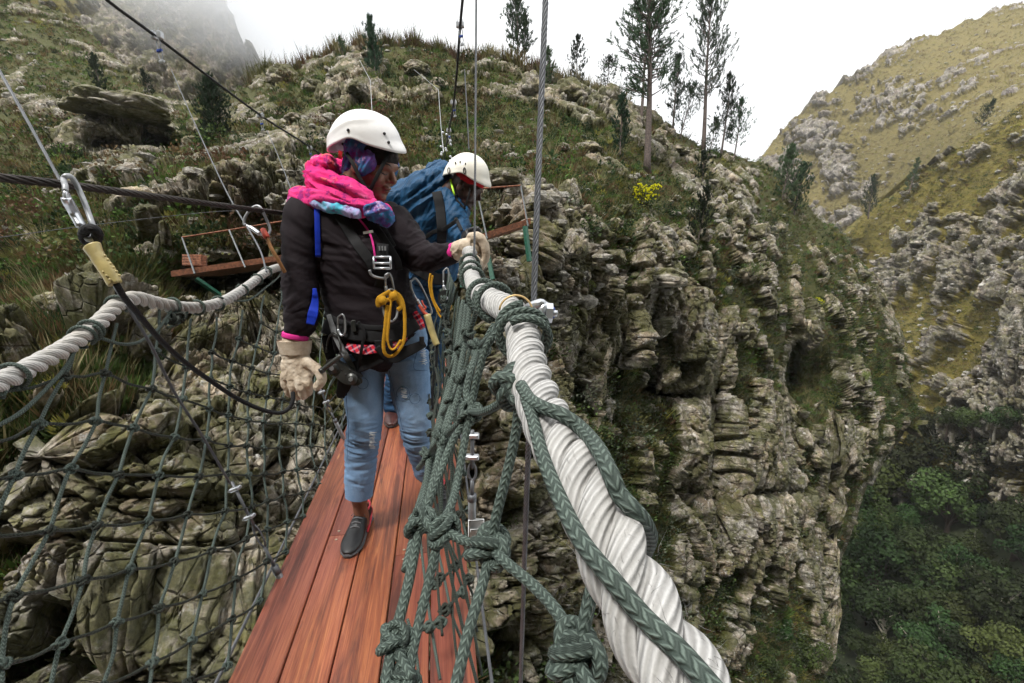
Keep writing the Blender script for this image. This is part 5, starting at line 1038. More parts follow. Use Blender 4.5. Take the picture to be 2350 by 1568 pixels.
def limb(mb,pts,dep=1.,k=18,up=None,n=6,sc=1.):
    """pts (x,y,Y,half width in picture units[,depth factor]) -> tapered tube"""
    A=np.array([list(PY(p[0],p[1],p[2]))+[p[3]/F*p[2]*sc,(p[4] if len(p)>4 else dep)*p[3]/F*p[2]*sc] for p in pts]); C=catmull(A,n)
    mb.add(*sweep(C[:,:3],C[:,3],k,r2=C[:,4],up=RT if up is None else up))
    for e in (0,-1):
        r=C[e,3:5].min()*.9; v,f=sphere_v(C[e,:3],r,14,8); mb.add(v,f)
def ribbon(P,Wd,th,up=None,k=12):
    """flat band along P; Wd full width direction length, th thickness, facing camera"""
    P=np.asarray(P); n=len(P); T=nrm(np.gradient(P,axis=0)); fc=nrm(CAM-P); sd=nrm(np.cross(T,fc)); nn=np.cross(sd,T); w=np.broadcast_to(np.asarray(Wd,float),(n,))
    a=np.linspace(0,2*np.pi,k,endpoint=False); c=np.sign(np.cos(a))*np.abs(np.cos(a))**.4; s=np.sign(np.sin(a))*np.abs(np.sin(a))**.6
    v=P[:,None]+sd[:,None]*(c[None]*w[:,None]*.5)[...,None]+nn[:,None]*(s*th*.5)[None,:,None]
    L=np.r_[0,np.cumsum(np.linalg.norm(np.diff(P,axis=0),axis=1))]; uv=np.stack([np.broadcast_to(np.arange(k)/k,(n,k)),np.broadcast_to(L[:,None],(n,k))],-1).reshape(-1,2)
    i=np.arange(n-1)[:,None]; j=np.arange(k)[None]; f=np.stack([i*k+j,i*k+(j+1)%k,(i+1)*k+(j+1)%k,(i+1)*k+j],-1).reshape(-1,4)
    return v.reshape(-1,3),[f,np.array([list(range(k))[::-1],[(n-1)*k+q for q in range(k)]])],uv
def drape(sf,pts,wpx,off=.004,th=.0022,n=10,r=7):
    A=catmull(np.array([(p[0],p[1],0) for p in pts],float),n); P=[]; z=np.array([sf.z_at(a[0],a[1],r) for a in A])
    ok=~np.isnan(z)
    if not ok.any(): z[:]=sf.z.mean(); ok[:]=True
    z=np.interp(np.arange(len(z)),np.where(ok)[0],z[ok]); 
    for _ in range(3): z=np.r_[z[0],np.minimum(z[1:-1],(z[:-2]+z[1:-1]*2+z[2:])/4),z[-1]]
    P=PD(A[:,0],A[:,1],z-off); w=wpx/F*z.mean() if np.isscalar(wpx) else np.interp(np.linspace(0,1,len(A)),np.linspace(0,1,len(wpx)),wpx)/F*z.mean()
    return ribbon(P,w,th)
def wrinkle(V_,N_,amp,freq,seed,an=(1,1,1),ridge=True,mask=None,R=None):
    q=(V_ if R is None else V_@R)*freq*np.array(an); w=fbm(q*.6,2,seed+1)*1.2; a=fbm(q+w[:,None],3,seed); h=(1-np.abs(a)*3.2) if ridge else a*2; h=np.clip(h,-1,1)
    if mask is not None: h=h*mask
    return V_+N_*(h*amp)[:,None]
def fabric(name,col,weave=900.,rough=.9,var=.2,b=.0006,sheen=0.,mott=18):
    t=NT(name); g=t.geo(); n=t.noise(g,mott,5,.65); n2=t.noise(g,weave,2,.6)
    c=t.mix(1,col+(1,),t.ramp(n,[(.3,(1-var,)*3+(1,)),(.7,(1+var,)*3+(1,))]),'MULTIPLY'); c=t.mix(.5,c,t.ramp(n2,[(.3,(.7,.7,.7,1)),(.7,(1.3,1.3,1.3,1))]),'MULTIPLY')
    h=t.math('ADD',n2,t.math('MULTIPLY',t.noise(g,60,5,.65),1.5)); m=t.fin(c,rough,t.bump(h,.7,b)); t.b.inputs['Sheen Weight'].default_value=sheen; t.b.inputs['Specular IOR Level'].default_value=.2; MAT[name]=m
fabric('jacket_black',(.0115,.0075,.0098),1100,.8,.25,.0008,.0); fabric('jacket_blue',(.005,.052,.125),300,.55,.25,.002); MAT['jacket_blue'].node_tree.nodes['Principled BSDF'].inputs['Specular IOR Level'].default_value=.3
fabric('webbing',(.010,.010,.011),700,.7); fabric('grey_webbing',(.16,.165,.17),700,.7); fabric('blue_strap',(.008,.035,.42),500,.6); fabric('pink_trim',(.62,.03,.24),600,.7,.1); fabric('yellow_sling',(.46,.235,.015),420,.85,.25,.0012); fabric('red_cloth',(.45,.015,.02),500,.8); fabric('tan_cloth',(.30,.24,.17),400,.9); fabric('dark_hair',(.012,.008,.007),200,.6); fabric('jean_dark',(.018,.05,.105),500,.9,.35)
def jeans():
    t=NT('jean_blue'); g=t.geo(); n=t.noise(g,7,4,.6); 
    tw=t.n('ShaderNodeTexWave',wave_type='BANDS',bands_direction='DIAGONAL'); t.set(tw,'Vector',g); t.set(tw,'Scale',260); t.set(tw,'Distortion',3)
    c=t.ramp(n,[(.25,(.12,.21,.35,1)),(.5,(.18,.285,.44,1)),(.75,(.25,.36,.51,1))]); c=t.mix(.35,c,t.ramp(tw.outputs[1],[(0,(.7,.7,.7,1)),(1,(1.3,1.3,1.3,1))]),'MULTIPLY')
    c=t.mix(.5,c,t.ramp(t.noise(g,450,2,.6),[(.3,(.7,.7,.75,1)),(.7,(1.3,1.3,1.25,1))]),'MULTIPLY')
    MAT['jean_blue']=t.fin(c,.9,t.bump(t.noise(g,300,3,.6),.5,.0008)); t.b.inputs['Specular IOR Level'].default_value=.15
jeans()
def skin(name,c):
    t=NT(name); g=t.geo(); n=t.noise(g,30,5,.6); cc=t.ramp(n,[(.3,tuple(x*.8 for x in c)+(1,)),(.7,tuple(x*1.15 for x in c)+(1,))]); MAT[name]=t.fin(cc,.45,t.bump(t.noise(g,700,3,.6),.25,.0004)); t.b.inputs['Subsurface Weight'].default_value=.06; t.b.inputs['Subsurface Radius'].default_value=(.01,.004,.002)
skin('skin_brown',(.20,.088,.052)); skin('skin_dark',(.055,.025,.017))
def leather():
    t=NT('glove_leather'); g=t.geo(); n=t.noise(g,22,6,.7); c=t.ramp(n,[(.3,(.30,.23,.16,1)),(.5,(.50,.41,.31,1)),(.7,(.60,.53,.43,1))]); c=t.mix(t.ramp(t.noise(g,9,5,.7),[(.5,0),(.7,.5)]),c,(.22,.16,.11,1))
    MAT['glove_leather']=t.fin(c,.85,t.bump(t.math('ADD',t.noise(g,90,5,.7),t.math('MULTIPLY',t.noise(g,600,2),.3)),.6,.0015))
leather()
def scarfmat(name,pal,sc):
    t=NT(name); g=t.geo(); n=t.noise(g,sc,4,.6,.6); c=t.ramp(n,pal)
    p=t.voro(g,sc*7,'F1'); n3=t.noise(g,sc*4.5,4,.7); c=t.mix(t.ramp(n3,[(.52,0),(.58,.7)]),c,(.16,.02,.16,1)); c=t.mix(t.ramp(t.noise(t.map(g,loc=(4,2,1)),sc*2.6,4,.65),[(.60,0),(.68,.55)]),c,(.70,.42,.62,1))
    MAT[name]=t.fin(c,.85,t.bump(t.noise(g,70,6,.7),.8,.003)); t.b.inputs['Specular IOR Level'].default_value=.15
PK=(.66,.02,.17,1);OR=(.85,.25,.09,1);TL=(.03,.30,.42,1);PU=(.13,.05,.30,1);LL_=(.55,.42,.75,1)
scarfmat('scarf_pink',[(.26,OR),(.39,PK),(.56,(.72,.05,.22,1)),(.74,(.8,.3,.42,1))],5)
scarfmat('scarf_teal',[(.3,TL),(.45,(.10,.45,.6,1)),(.58,LL_),(.72,PU)],7)
scarfmat('scarf_purple',[(.3,PU),(.46,(.03,.16,.30,1)),(.6,(.10,.06,.26,1)),(.78,(.3,.2,.45,1))],9)
def plaid():
    t=NT('plaid_shirt'); g=t.geo(); s=t.n('ShaderNodeSeparateXYZ'); t.set(s,0,t.map(g,rot=(0,.5,0))); a=t.math('GREATER_THAN',t.math('SINE',t.math('MULTIPLY',s.outputs[0],330)),.5); b=t.math('GREATER_THAN',t.math('SINE',t.math('MULTIPLY',s.outputs[2],330)),.5)
    c=t.mix(a,(.55,.01,.03,1),(.06,.01,.05,1)); c=t.mix(t.math('MULTIPLY',b,.6),c,(.6,.35,.4,1)); MAT['plaid_shirt']=t.fin(c,.9)
plaid()
plain('helmet_white',(.80,.79,.78,1),.32,0,(70,.03,.001),.03); plain('helmet_cream',(.78,.75,.66,1),.35,0,(70,.03,.001),.04); plain('black_plastic',(.012,.012,.013,1),.4); plain('shoe_black',(.006,.0065,.0075,1),.45,0,(80,.4,.001),.3); plain('shoe_red',(.65,.04,.06,1),.55); plain('boot_brown',(.055,.022,.02,1),.35,0,(50,.5,.002),.35); plain('boot_sole',(.03,.022,.02,1),.8); plain('label_silver',(.6,.58,.55,1),.4,.5); plain('gunmetal',(.07,.072,.068,1),.38,.75,(50,.3,.0008),.3); plain('lace_grey',(.085,.085,.09,1),.8); plain('neon',(.45,.8,.03,1),.6); plain('lash',(.008,.006,.006,1),.6)
def gmesh(name,mb,mat,par,vox=.004,sm=5,wr=None):
    v,f,n=remesh(mb,vox,sm)
    if wr: 
        for w in wr: v=wrinkle(v,n,*w)
    mesh_np(name,v,f,MAT[mat],par); return v
def headframe(c,yaw,pit,roll=0):
    """yaw 0 = looking at camera(-y); positive turns the face to picture right"""
    fwd=V(math.sin(yaw)*math.cos(pit),-math.cos(yaw)*math.cos(pit),-math.sin(pit)); up=nrm(V(0,0,1)-fwd*(V(0,0,1)@fwd)); sd=np.cross(up,fwd)
    if roll: R=np.array(Matrix.Rotation(roll,3,Vector(fwd))); up=R@up; sd=R@sd
    return np.stack([sd,fwd,up],1),np.asarray(c,float) # columns side, forward, up
def head_parts(mb,R,c,s=1.):
    def E(p,r): v,f=sphere_v(np.zeros(3),np.array(r)*s,24,16); mb.add((v+np.array(p)*s)@R.T+c,f)
    E((0,-.012,.045),(.074,.092,.082)); E((0,.012,-.005),(.064,.078,.085)); E((0,.035,-.062),(.047,.050,.040)); E((0,.067,-.083),(.022,.020,.018)) # skull, face, jaw, chin
    E((0,.074,.026),(.046,.020,.020)); # brow
    for sx in(-1,1): E((sx*.034,.058,-.018),(.026,.026,.028)); E((sx*.076,-.005,-.005),(.008,.018,.030))
    mb.add(*(lambda P:(P[0]@R.T+c,P[1],P[2]))(sweep(np.array([(0,.078,.022),(0,.092,.004),(0,.104,-.014),(0,.103,-.022)])*s,np.array([.008,.009,.0125,.010])*s,10)))
    for sx in(-1,1): E((sx*.011,.090,-.020),(.008,.010,.007))
    E((0,.085,-.044),(.020,.012,.0065)); E((0,.082,-.055),(.018,.012,.0075))
def face_dents(v,R,c,s=1.):
    q=(v-c)@R/s
    def g(p,r): return np.exp(-(((q-np.array(p))/np.array(r))**2).sum(1))
    d=np.zeros(len(v))
    for sx in(-1,1): d+= -.008*g((sx*.032,.086,.010),(.017,.03,.011)) + .006*g((sx*.032,.078,.006),(.013,.02,.009))
    d+=-.0015*g((0,.09,-.050),(.022,.02,.003))-.004*g((0,.09,-.067),(.02,.02,.006))
    return v+(R[:,1]*d[:,None]*s)
def helmet(R,c,s,mat,par,lip=.55,crest=0,Wd=.118,Ln=.148,Ht=.125,arch=.052):
    na,nt=72,26; a=np.linspace(0,2*np.pi,na,endpoint=False); t=np.linspace(0,1,nt)[:,None]
    fr=np.maximum(0,np.sin(a)); bk=np.maximum(0,-np.sin(a)); sdv=np.abs(np.cos(a))
    ze=-.016+arch*sdv**2-.034*bk**1.5-.004*fr**3+.014*np.exp(-((np.sin(a)-.12)/.3)**2)           # lower edge height over the head centre
    ph=t*(np.pi/2)*1.0; rr=np.sin(ph)**.92; zz=np.cos(ph)
    X=Wd*np.cos(a)*rr; Y=Ln*np.sin(a)*rr*np.where(np.sin(a)>0,1.,1.0)
    Z=ze+(Ht-ze)*zz+0*a
    br=sst(.80,1.,t)*fr**3*.020; Y=Y+br; Z=Z-sst(.8,1.,t)*fr**3*.004; X=X*(1+.03*sst(.9,1,t))
    Y=Y+sst(.2,.9,t)*bk*(-.004)
    cr=.006*np.exp(-((t-(.62-.25*np.sin(a*1.0)))/.06)**2)*sdv*crest; nv=nrm(np.stack([X/Wd**2,Y/Ln**2,np.maximum(Z,0)/Ht**2],-1))
    O=np.stack([X,Y,Z],-1)+nv*cr[...,None]; I=O-nv*.008; I[-1]=O[-1]-nrm(O[-1]*[1,1,0])*.006
    P=np.concatenate([O,I[::-1]]).reshape(-1,3)*s; nr_=2*nt; i=np.arange(nr_-1)[:,None]; j=np.arange(na)[None]; f=np.stack([i*na+j,(i+1)*na+j,(i+1)*na+(j+1)%na,i*na+(j+1)%na],-1).reshape(-1,4)
    w=(P+V(0,0,.035)*s)@R.T+c; o=mesh_np('helmet',w,f,MAT[mat],par); return o,w
def shoe(par,toe,heel,wd,mats,name,ht=.085,lin='boot_sole'):
    """toe and heel: ground points"""
    f_=nrm(heel-toe)*-1; L_=np.linalg.norm(toe-heel); sd=nrm(np.cross(f_,V(0,0,1))); u=np.cross(sd,f_); o=None
    A=np.array([(0,.030,.022,.050),(.05,.036,.030,.075),(.2,.034,.034,.085),(.42,.036,.031,.075),(.6,.043,.025,.052),(.78,.045,.019,.040),(.92,.034,.015,.028),(1.,.016,.010,.018)])
    A[:,3]*=ht/.085; C=catmull(A,6); P=[heel+f_*L_*q[0]+u*(q[3]*.5+.012) for q in C]; mb=MB().add(*sweep(P,C[:,1]*wd,18,r2=C[:,3]*.52,up=sd)); v,f,n=remesh(mb,.003,4)
    o=mesh_np(name,v,f,MAT[mats[0]],par); 
    mb=MB(); P=[heel+f_*L_*q[0]+u*.011 for q in C]; mb.add(*sweep(P,C[:,1]*wd*1.05,18,r2=.011,up=sd)); v2,f2,_,_=mb.get(); mesh_np('sole',v2,f2,MAT[mats[1]],o)
    lb=MB()
    for k in range(5):
        q=.30+.07*k; h=np.interp(q,A[:,0],A[:,3])+.012+.0035; p=heel+f_*L_*q+u*h; lb.add(*sweep(catmull([p-sd*.020-u*.006,p+u*.003+f_*.004,p+sd*.020-u*.006],4),.0042,6))
    p=heel+f_*L_*.27+u*(np.interp(.27,A[:,0],A[:,3])+.014)
    for sg in(-1,1): lb.add(*sweep(catmull([p,p+sd*sg*.02+u*.012,p+sd*sg*.032-f_*.0+u*.004,p+sd*sg*.01],5),.0016,5)); lb.add(*sweep(catmull([p,p+sd*sg*.016+f_*.02+u*.002,p+sd*sg*.03+f_*.035-u*.006],5),.0016,5))
    lb.build('laces',MAT['lace_grey'],o)
    m=MB(); p=heel+f_*L_*.14+u*(A[2,3]+.006); t=np.linspace(0,2*np.pi,20,endpoint=False); m.add(*sweep([p+f_*np.cos(w)*.042+sd*np.sin(w)*.030*wd-u*.006*np.cos(w) for w in t],.0048,8,closed=True)); m.build('collar',MAT[lin],o); return o,v,(f_,sd,u,L_)
# =============================== the near person
WM=empty('person',hit(850,1215,BR(0,0,0),BN),'person in white helmet, pink scarf, black jacket and light jeans, looking down over the side','person')
# jacket
J=MB()
limb(J,[(806,455,1.86,58,1.0),(800,474,1.87,100,.62),(798,500,1.87,116,.62),(806,540,1.875,112,.68),(822,590,1.88,105,.74),(836,640,1.885,99,.74),(846,690,1.89,98,.74),(858,740,1.895,104,.70),(868,790,1.90,108,.68)],k=32)
limb(J,[(716,482,1.83,44),(700,500,1.80,47),(692,540,1.78,42),(688,590,1.765,38),(688,640,1.76,37),(690,690,1.75,38),(690,735,1.745,35),(681,764,1.74,27)],k=24)
limb(J,[(888,512,1.92,52),(916,545,1.90,50),(950,580,1.87,40),(985,590,1.83,31),(1015,585,1.80,25),(1042,579,1.77,20)],k=24)
limb(J,[(838,560,1.80,52,.8),(856,600,1.80,52,.8),(862,640,1.82,50,.7)],k=20)
vj,fj,nj=remesh(J,.0045,6)
xj,yj,zj=px(vj)
arm=((xj<735)|(xj>925)).astype(float)
RD=rot('Y',35); RD2=rot('Y',-25)
vj=wrinkle(vj,nj,.004,8,1,(.5,.8,1.8),R=RD); vj=wrinkle(vj,nj,.0050,16,4,(.5,.5,2.),mask=arm*sst(540,720,yj)*.9+(xj>935)*.8,R=RD2); vj=wrinkle(vj,nj,.0035,12,8,(.35,.35,2.),mask=((xj>730)&(xj<930)&(yj>540)).astype(float)*.8,R=rot('Y',12))
jk=mesh_np('jacket',vj,fj,MAT['jacket_black'],WM)
# jeans
Jn=MB()
limb(Jn,[(872,760,1.90,98,.68),(880,785,1.91,102,.66),(882,800,1.915,96,.60)],k=30)
limb(Jn,[(838,815,1.91,53,1),(834,870,1.905,48),(834,905,1.90,46),(837,940,1.895,42),(837,970,1.89,40),(833,1010,1.905,38),(829,1050,1.92,37),(826,1090,1.925,35),(824,1118,1.93,33)],k=24)
limb(Jn,[(930,815,1.93,54,1),(940,865,1.94,47),(944,905,1.95,46),(951,945,1.95,41),(955,975,1.96,38),(962,1015,1.99,34),(971,1050,2.03,31),(980,1085,2.06,29)],k=24)
vn,fn,nn_=remesh(Jn,.0045,5); xn,yn,_=px(vn)
vn=wrinkle(vn,nn_,.0022,10,21,(1,1,1.5)); vn=wrinkle(vn,nn_,.0065,18,24,(.3,.3,2.2),mask=np.exp(-((yn-1015)/38)**2)*1.+sst(1040,1100,yn)*.35+sst(880,850,yn)*.3,R=rot('Y',8))
je=mesh_np('jeans',vn,fn,MAT['jean_blue'],WM)
# hem cuff on right leg
cf=MB(); c0=PY(825,1100,1.927); c1=PY(824,1136,1.932); cf.add(*sweep([c0,c0*.5+c1*.5,c1],[.062,.060,.058],28,up=RT,cap=False)); cf.add(*sweep([c1,c1+V(0,0,.004),c0],[.058,.053,.053],28,up=RT,cap=False))
v,f,_,_=cf.get(); mesh_np('jean_hem',v,f,MAT['jean_blue'],je)
# body
B=MB(); HR,HC_=headframe(PY(853,384,1.86),math.radians(69),math.radians(24),math.radians(5))
head_parts(B,HR,HC_,1.07)
limb(B,[(835,395,1.865,36),(815,430,1.87,36),(806,460,1.87,44,.9)],k=18)
limb(B,[(806,462,1.87,60,.7),(800,500,1.875,98,.55),(822,590,1.88,85,.6),(850,690,1.89,78,.6),(870,760,1.90,80,.55),(882,790,1.91,76,.5)],k=24)
limb(B,[(716,495,1.83,32),(692,545,1.785,28),(688,640,1.765,25),(686,735,1.75,20),(678,790,1.74,19),(678,835,1.735,22,.7)],k=16)
limb(B,[(888,520,1.92,36),(930,570,1.89,28),(985,590,1.83,22),(1045,578,1.77,15),(1068,572,1.76,18)],k=16)
limb(B,[(840,830,1.91,36),(833,905,1.90,36),(836,970,1.895,33),(829,1050,1.925,30),(825,1120,1.935,24),(826,1160,1.95,17.5),(830,1185,1.965,17.5),(832,1205,1.96,17)],k=18)
limb(B,[(935,830,1.93,36),(944,905,1.95,34),(955,975,1.965,29),(971,1050,2.03,25),(990,1105,2.09,18),(1003,1140,2.12,15),(1008,1158,2.12,15)],k=18)
vb,fb,nb=remesh(B,.0028,9); vb=face_dents(vb,HR,HC_,1.07); by=mesh_np('body',vb,fb,MAT['skin_brown'],WM)
# eye lids, lashes, brow
SB=Surf(vb)
def hp(p): return HC_+HR@np.array(p)*1.07
for sx in(-1,1):
    m=MB(); m.add(*sweep(catmull([hp((sx*.020,.086,.004)),hp((sx*.032,.088,.0005)),hp((sx*.045,.078,.004))],5),.0016,6)); m.build('eyelash',MAT['lash'],by)
    m=MB(); m.add(*sweep(catmull([hp((sx*.018,.094,.031)),hp((sx*.034,.090,.037)),hp((sx*.052,.074,.032))],5),[.001]*3+[.0028]*5+[.001]*3,6)); m.build('eyebrow',MAT['lash'],by)
m=MB(); m.add(*sweep(catmull([hp((-.020,.094,-.0495)),hp((0,.100,-.050)),hp((.020,.094,-.0495))],5),.0013,6)); m.build('mouth_line',MAT['lash'],by)
# hair (dark, showing in front of the wrap)
H=MB()
def EH(mb,p,r): v,f=sphere_v(np.zeros(3),np.array(r),22,14); mb.add((v+np.array(p))@HR.T+HC_,f)
EH(H,(0,.004,.050),(.081,.088,.058)); EH(H,(.062,.022,.012),(.018,.022,.03)); EH(H,(-.062,.022,.012),(.018,.022,.03)); gmesh('hair',H,'dark_hair',WM,.004,3,[(.002,60,3)])
# head wrap
Wp=MB(); EH(Wp,(0,-.022,.045),(.088,.088,.083)); EH(Wp,(0,-.045,-.01),(.074,.060,.062)); EH(Wp,(-.062,.010,.020),(.030,.052,.048)); EH(Wp,(.062,.010,.020),(.030,.052,.048)); EH(Wp,(0,-.05,-.045),(.062,.055,.05))
gmesh('head_wrap',Wp,'scarf_purple',WM,.004,3,[(.007,14,13,(.5,1,1.8),True,None,rot('Y',-50)),(.003,30,15,(.5,1,1.8),True,None,rot('Y',-50))])
# helmet
HR2,_=headframe(HC_,math.radians(76),math.radians(9),math.radians(15)); ho,hw=helmet(HR2,PY(839,350,1.86),1.0,'helmet_white',WM,crest=1,Ht=.112,Ln=.141,arch=.018)
SH=Surf(hw)
for (x,y) in [(799,299),(882,307),(787,331),(892,327)]:
    p=SH.at(x,y,.0,4); v,f=sphere_v(p,(.0056,.0056,.0056),12,8); mesh_np('rivet',v,f,MAT['black_plastic'],ho)
m=MB(); bbox_bev(m,PY(781,356,1.770)+V(0,-.0,0),V(.007,0,-.002),V(0,.002,0),V(.002,0,.014),.3); m.build('red_tab',MAT['red_cloth'],ho)
# scarf
def scarf_tube(pts,n=6,k=20): 
    mb=MB(); A=np.array([list(PY(p[0],p[1],p[2]))+[p[3]/F*p[2]] for p in pts]); C=catmull(A,n); mb.add(*sweep(C[:,:3],C[:,3],k)); return mb
S1_=scarf_tube([(745,392,1.93,24),(730,402,1.88,24),(735,420,1.82,26),(765,434,1.77,25),(800,444,1.745,23),(832,462,1.745,20),(858,480,1.77,17),(876,490,1.83,15),(856,470,1.93,15),(820,412,1.99,24),(770,395,1.98,24),(745,392,1.93,24)])
S1_.add(*scarf_tube([(748,385,1.92,20),(742,380,1.86,18),(752,390,1.83,16)]).get()[:2])
gmesh('scarf',S1_,'scarf_pink',WM,.004,2,[(.014,12,31,(.28,1,2.2),True,None,rot('Y',28)),(.005,26,33,(.3,1,2.2),True,None,rot('Y',28))])
S2_=scarf_tube([(700,452,1.90,22),(690,462,1.83,26),(712,460,1.78,22),(750,458,1.75,20),(790,468,1.735,20),(830,476,1.73,19),(862,478,1.74,18)]); S2b=scarf_tube([(690,470,1.86,14),(676,484,1.85,14),(664,500,1.87,8)])
v,f,_,_=S2b.get(); S2_.add(v,f)
gmesh('scarf_fold',S2_,'scarf_pink',WM,.004,2,[(.008,12,41,(.4,1,2.2),True,None,rot('Y',14)),(.003,26,43,(.4,1,2),True,None,rot('Y',14))])
S4_=scarf_tube([(668,505,1.84,9),(682,478,1.80,12),(712,466,1.765,13),(750,472,1.735,13),(790,482,1.72,13),(828,488,1.715,12)]); gmesh('scarf_fold',S4_,'scarf_teal',WM,.004,2,[(.006,18,61)])
S3_=scarf_tube([(838,478,1.75,15),(860,484,1.72,19),(879,494,1.72,18),(886,506,1.73,13),(876,508,1.74,11)]); gmesh('scarf_knot',S3_,'scarf_purple',WM,.004,2,[(.009,20,51),(.003,40,53)])
# chin straps
SW=Surf(vb,hw)
m=MB(); 
for pts in ([(795,350,1.775),(812,380,1.762),(832,420,1.765),(850,440,1.775)],[(892,350,1.79),(878,380,1.772),(860,415,1.766),(848,440,1.775)]):
    m.add(*ribbon(catmull([PY(*p) for p in pts],6),.013,.003))
m.build('chin_strap',MAT['webbing'],ho)
# wrist cuffs
def cuff(c,d,r,L_,mat,name,par): m=MB(); m.add(*sweep([c-d*L_/2,c-d*L_/4,c+d*L_/4,c+d*L_/2],[r*.98,r,r,r*.96],24)); m.build(name,MAT[mat],par)
cuff(PY(678,772,1.737),nrm(PY(677,785,1.737)-PY(681,764,1.74)),.0475,.020,'pink_trim','cuff',jk)
cuff(PY(1042,578,1.765),nrm(PY(1050,577,1.76)-PY(1030,581,1.785)),.033,.015,'pink_trim','cuff',jk)
# gloves
def finger(mb,pts,r0,r1,n=5): A=catmull([PY(*p) for p in pts],n); mb.add(*sweep(A,np.linspace(r0,r1,len(A)),12)); v,f=sphere_v(A[-1],r1,10,8); mb.add(v,f); v,f=sphere_v(A[0],r0,10,8); mb.add(v,f)
G=MB()
limb(G,[(676,784,1.735,36,.8),(677,800,1.735,34,.75),(678,818,1.733,31,.65),(680,838,1.73,36,.5),(682,858,1.725,37,.42),(682,872,1.72,32,.42)],k=22)
finger(G,[(654,862,1.735),(656,884,1.735),(664,902,1.75),(675,905,1.785)],.0170,.0125)
finger(G,[(669,866,1.722),(672,890,1.715),(680,909,1.735),(688,908,1.775)],.0175,.013)
finger(G,[(686,866,1.715),(690,890,1.708),(696,908,1.73),(700,904,1.77)],.0175,.013)
finger(G,[(701,860,1.72),(707,882,1.715),(708,900,1.735),(706,898,1.77)],.0165,.012)
finger(G,[(704,832,1.72),(722,842,1.70),(736,858,1.685),(737,876,1.685),(727,888,1.70)],.0195,.0145)
gv=gmesh('glove',G,'glove_leather',WM,.003,3,[(.0022,30,71),(.0010,75,73)])
m=MB(); c=PY(676,781,1.735); m.add(*sweep([c,c-V(0,0,.016),c-V(0,0,.05)],[.063,.060,.054],26,r2=[.050,.048,.042],up=RT,cap=False)); v,f,_,_=m.get(); mesh_np('gauntlet_cuff',wrinkle(v,nrm((v-c)*[1,1,0]),.002,30,5),f,MAT['glove_leather'],WM)
G=MB()
limb(G,[(1048,577,1.765,22,1),(1060,574,1.755,24,.9),(1076,570,1.745,27,.8),(1088,568,1.74,26,.75)],k=20)
for i,(dy,dd) in enumerate([(-17,-.01),(-7,.012),(5,.035),(16,.055)]):
    finger(G,[(1082,558+dy*.7,1.735+dd),(1100,553+dy*.5+i*3,1.72+dd),(1112,572+dy*.45,1.72+dd),(1115-i*1.5,594+dy*.3,1.73+dd),(1108-i*2,612+dy*.3,1.74+dd)],.0175,.0125)
finger(G,[(1064,586,1.74),(1080,590,1.715),(1092,596,1.705),(1098,606,1.71)],.0180,.0135)
gmesh('glove',G,'glove_leather',WM,.003,3,[(.0022,32,81),(.0008,80,83)])
# shoes
s1,sv1,fr1=shoe(WM,hit(797,1283,BR(0,0,0),BN),hit(842,1192,BR(0,0,0),BN),.98,('shoe_black','lace_grey'),'shoe',lin='shoe_red')
f_,sd,u,L_=fr1; hl=hit(842,1192,BR(0,0,0),BN)
m=MB(); m.add(*ribbon([hl+f_*L_*q+sd*s_*.9+u*h for q,s_,h in [(-.02,.0,.075),(.02,.028,.072),(.12,.038,.05),(.3,.037,.032),(.5,.042,.022)]],.011,.003)); m.add(*ribbon([hl+f_*L_*q-sd*s_+u*h for q,s_,h in [(.02,.028,.07),(.2,.037,.04),(.45,.040,.02)]],.009,.003)); m.build('stripe',MAT['shoe_red'],s1)
s2,sv2,fr2=shoe(WM,hit(1030,1208,BR(0,0,0),BN),hit(1003,1135,BR(0,0,0),BN),.98,('shoe_black','lace_grey'),'shoe',lin='shoe_red')
# ---- harness on the jacket
SJ=Surf(vj,vn,gv)
HN=mesh_np('harness',*drape(SJ,[(768,470),(790,512),(820,560),(846,595),(862,625)],[24,24,24,24,22],.006,.003)[:2],MAT['webbing'],WM)
def hs(name,pts,w,mat,off=.007,th=.0025,par=None,sf=None,r=7): v,f,u_=drape(sf or SJ,pts,w,off,th,r=r); return mesh_np(name,v,f,MAT[mat],par or HN,uv=u_)
hs('chest_strap',[(846,500),(868,530),(895,570),(912,600),(916,620)],16,'webbing'); hs('chest_strap',[(862,500),(885,530),(905,566)],9,'webbing',.009)
hs('centre_strap',[(878,560),(877,600),(876,640),(872,660)],26,'webbing',.013,.006)
hs('zip',[(798,478),(826,505),(848,535),(857,565),(862,600)],4.5,'pink_trim',.009,.004,jk); hs('zip',[(847,478),(852,492),(856,505)],4,'pink_trim',.008,.004,jk)
m=MB(); q=SJ.at(845,533,.016); bbox_bev(m,q,V(.018,0,.003),V(0,.0015,0),V(-.0008,0,.0045),.4); m.build('zip_pull',MAT['label_silver'],jk,False)
hs('piping',[(727,452),(728,500),(729,540),(730,590)],12,'blue_strap',.006,.004); hs('blue_strap',[(722,662),(723,690),(718,720),(712,745)],[8,15,22,18],'blue_strap',.004,.003)
m=MB(); q=SJ.at(877,598,.024)
for dz in(-.028,-.010,.012): m.add(*sweep([q+V(-.030,0,dz),q+V(.030,0,dz)],.0045,8))
for dx in(-.030,.030): m.add(*sweep([q+V(dx,0,-.030),q+V(dx,0,.014)],.0042,8))
m.build('buckle',MAT['zinc'],HN)
m=MB(); q=SJ.at(878,582,.022)
for dx in(-.010,0,.010): bbox_bev(m,q+V(dx,0,.018),V(.003,0,0),V(0,.001,0),V(0,0,.008),.3)
m.build('stitch_block',MAT['grey_webbing'],HN,False)
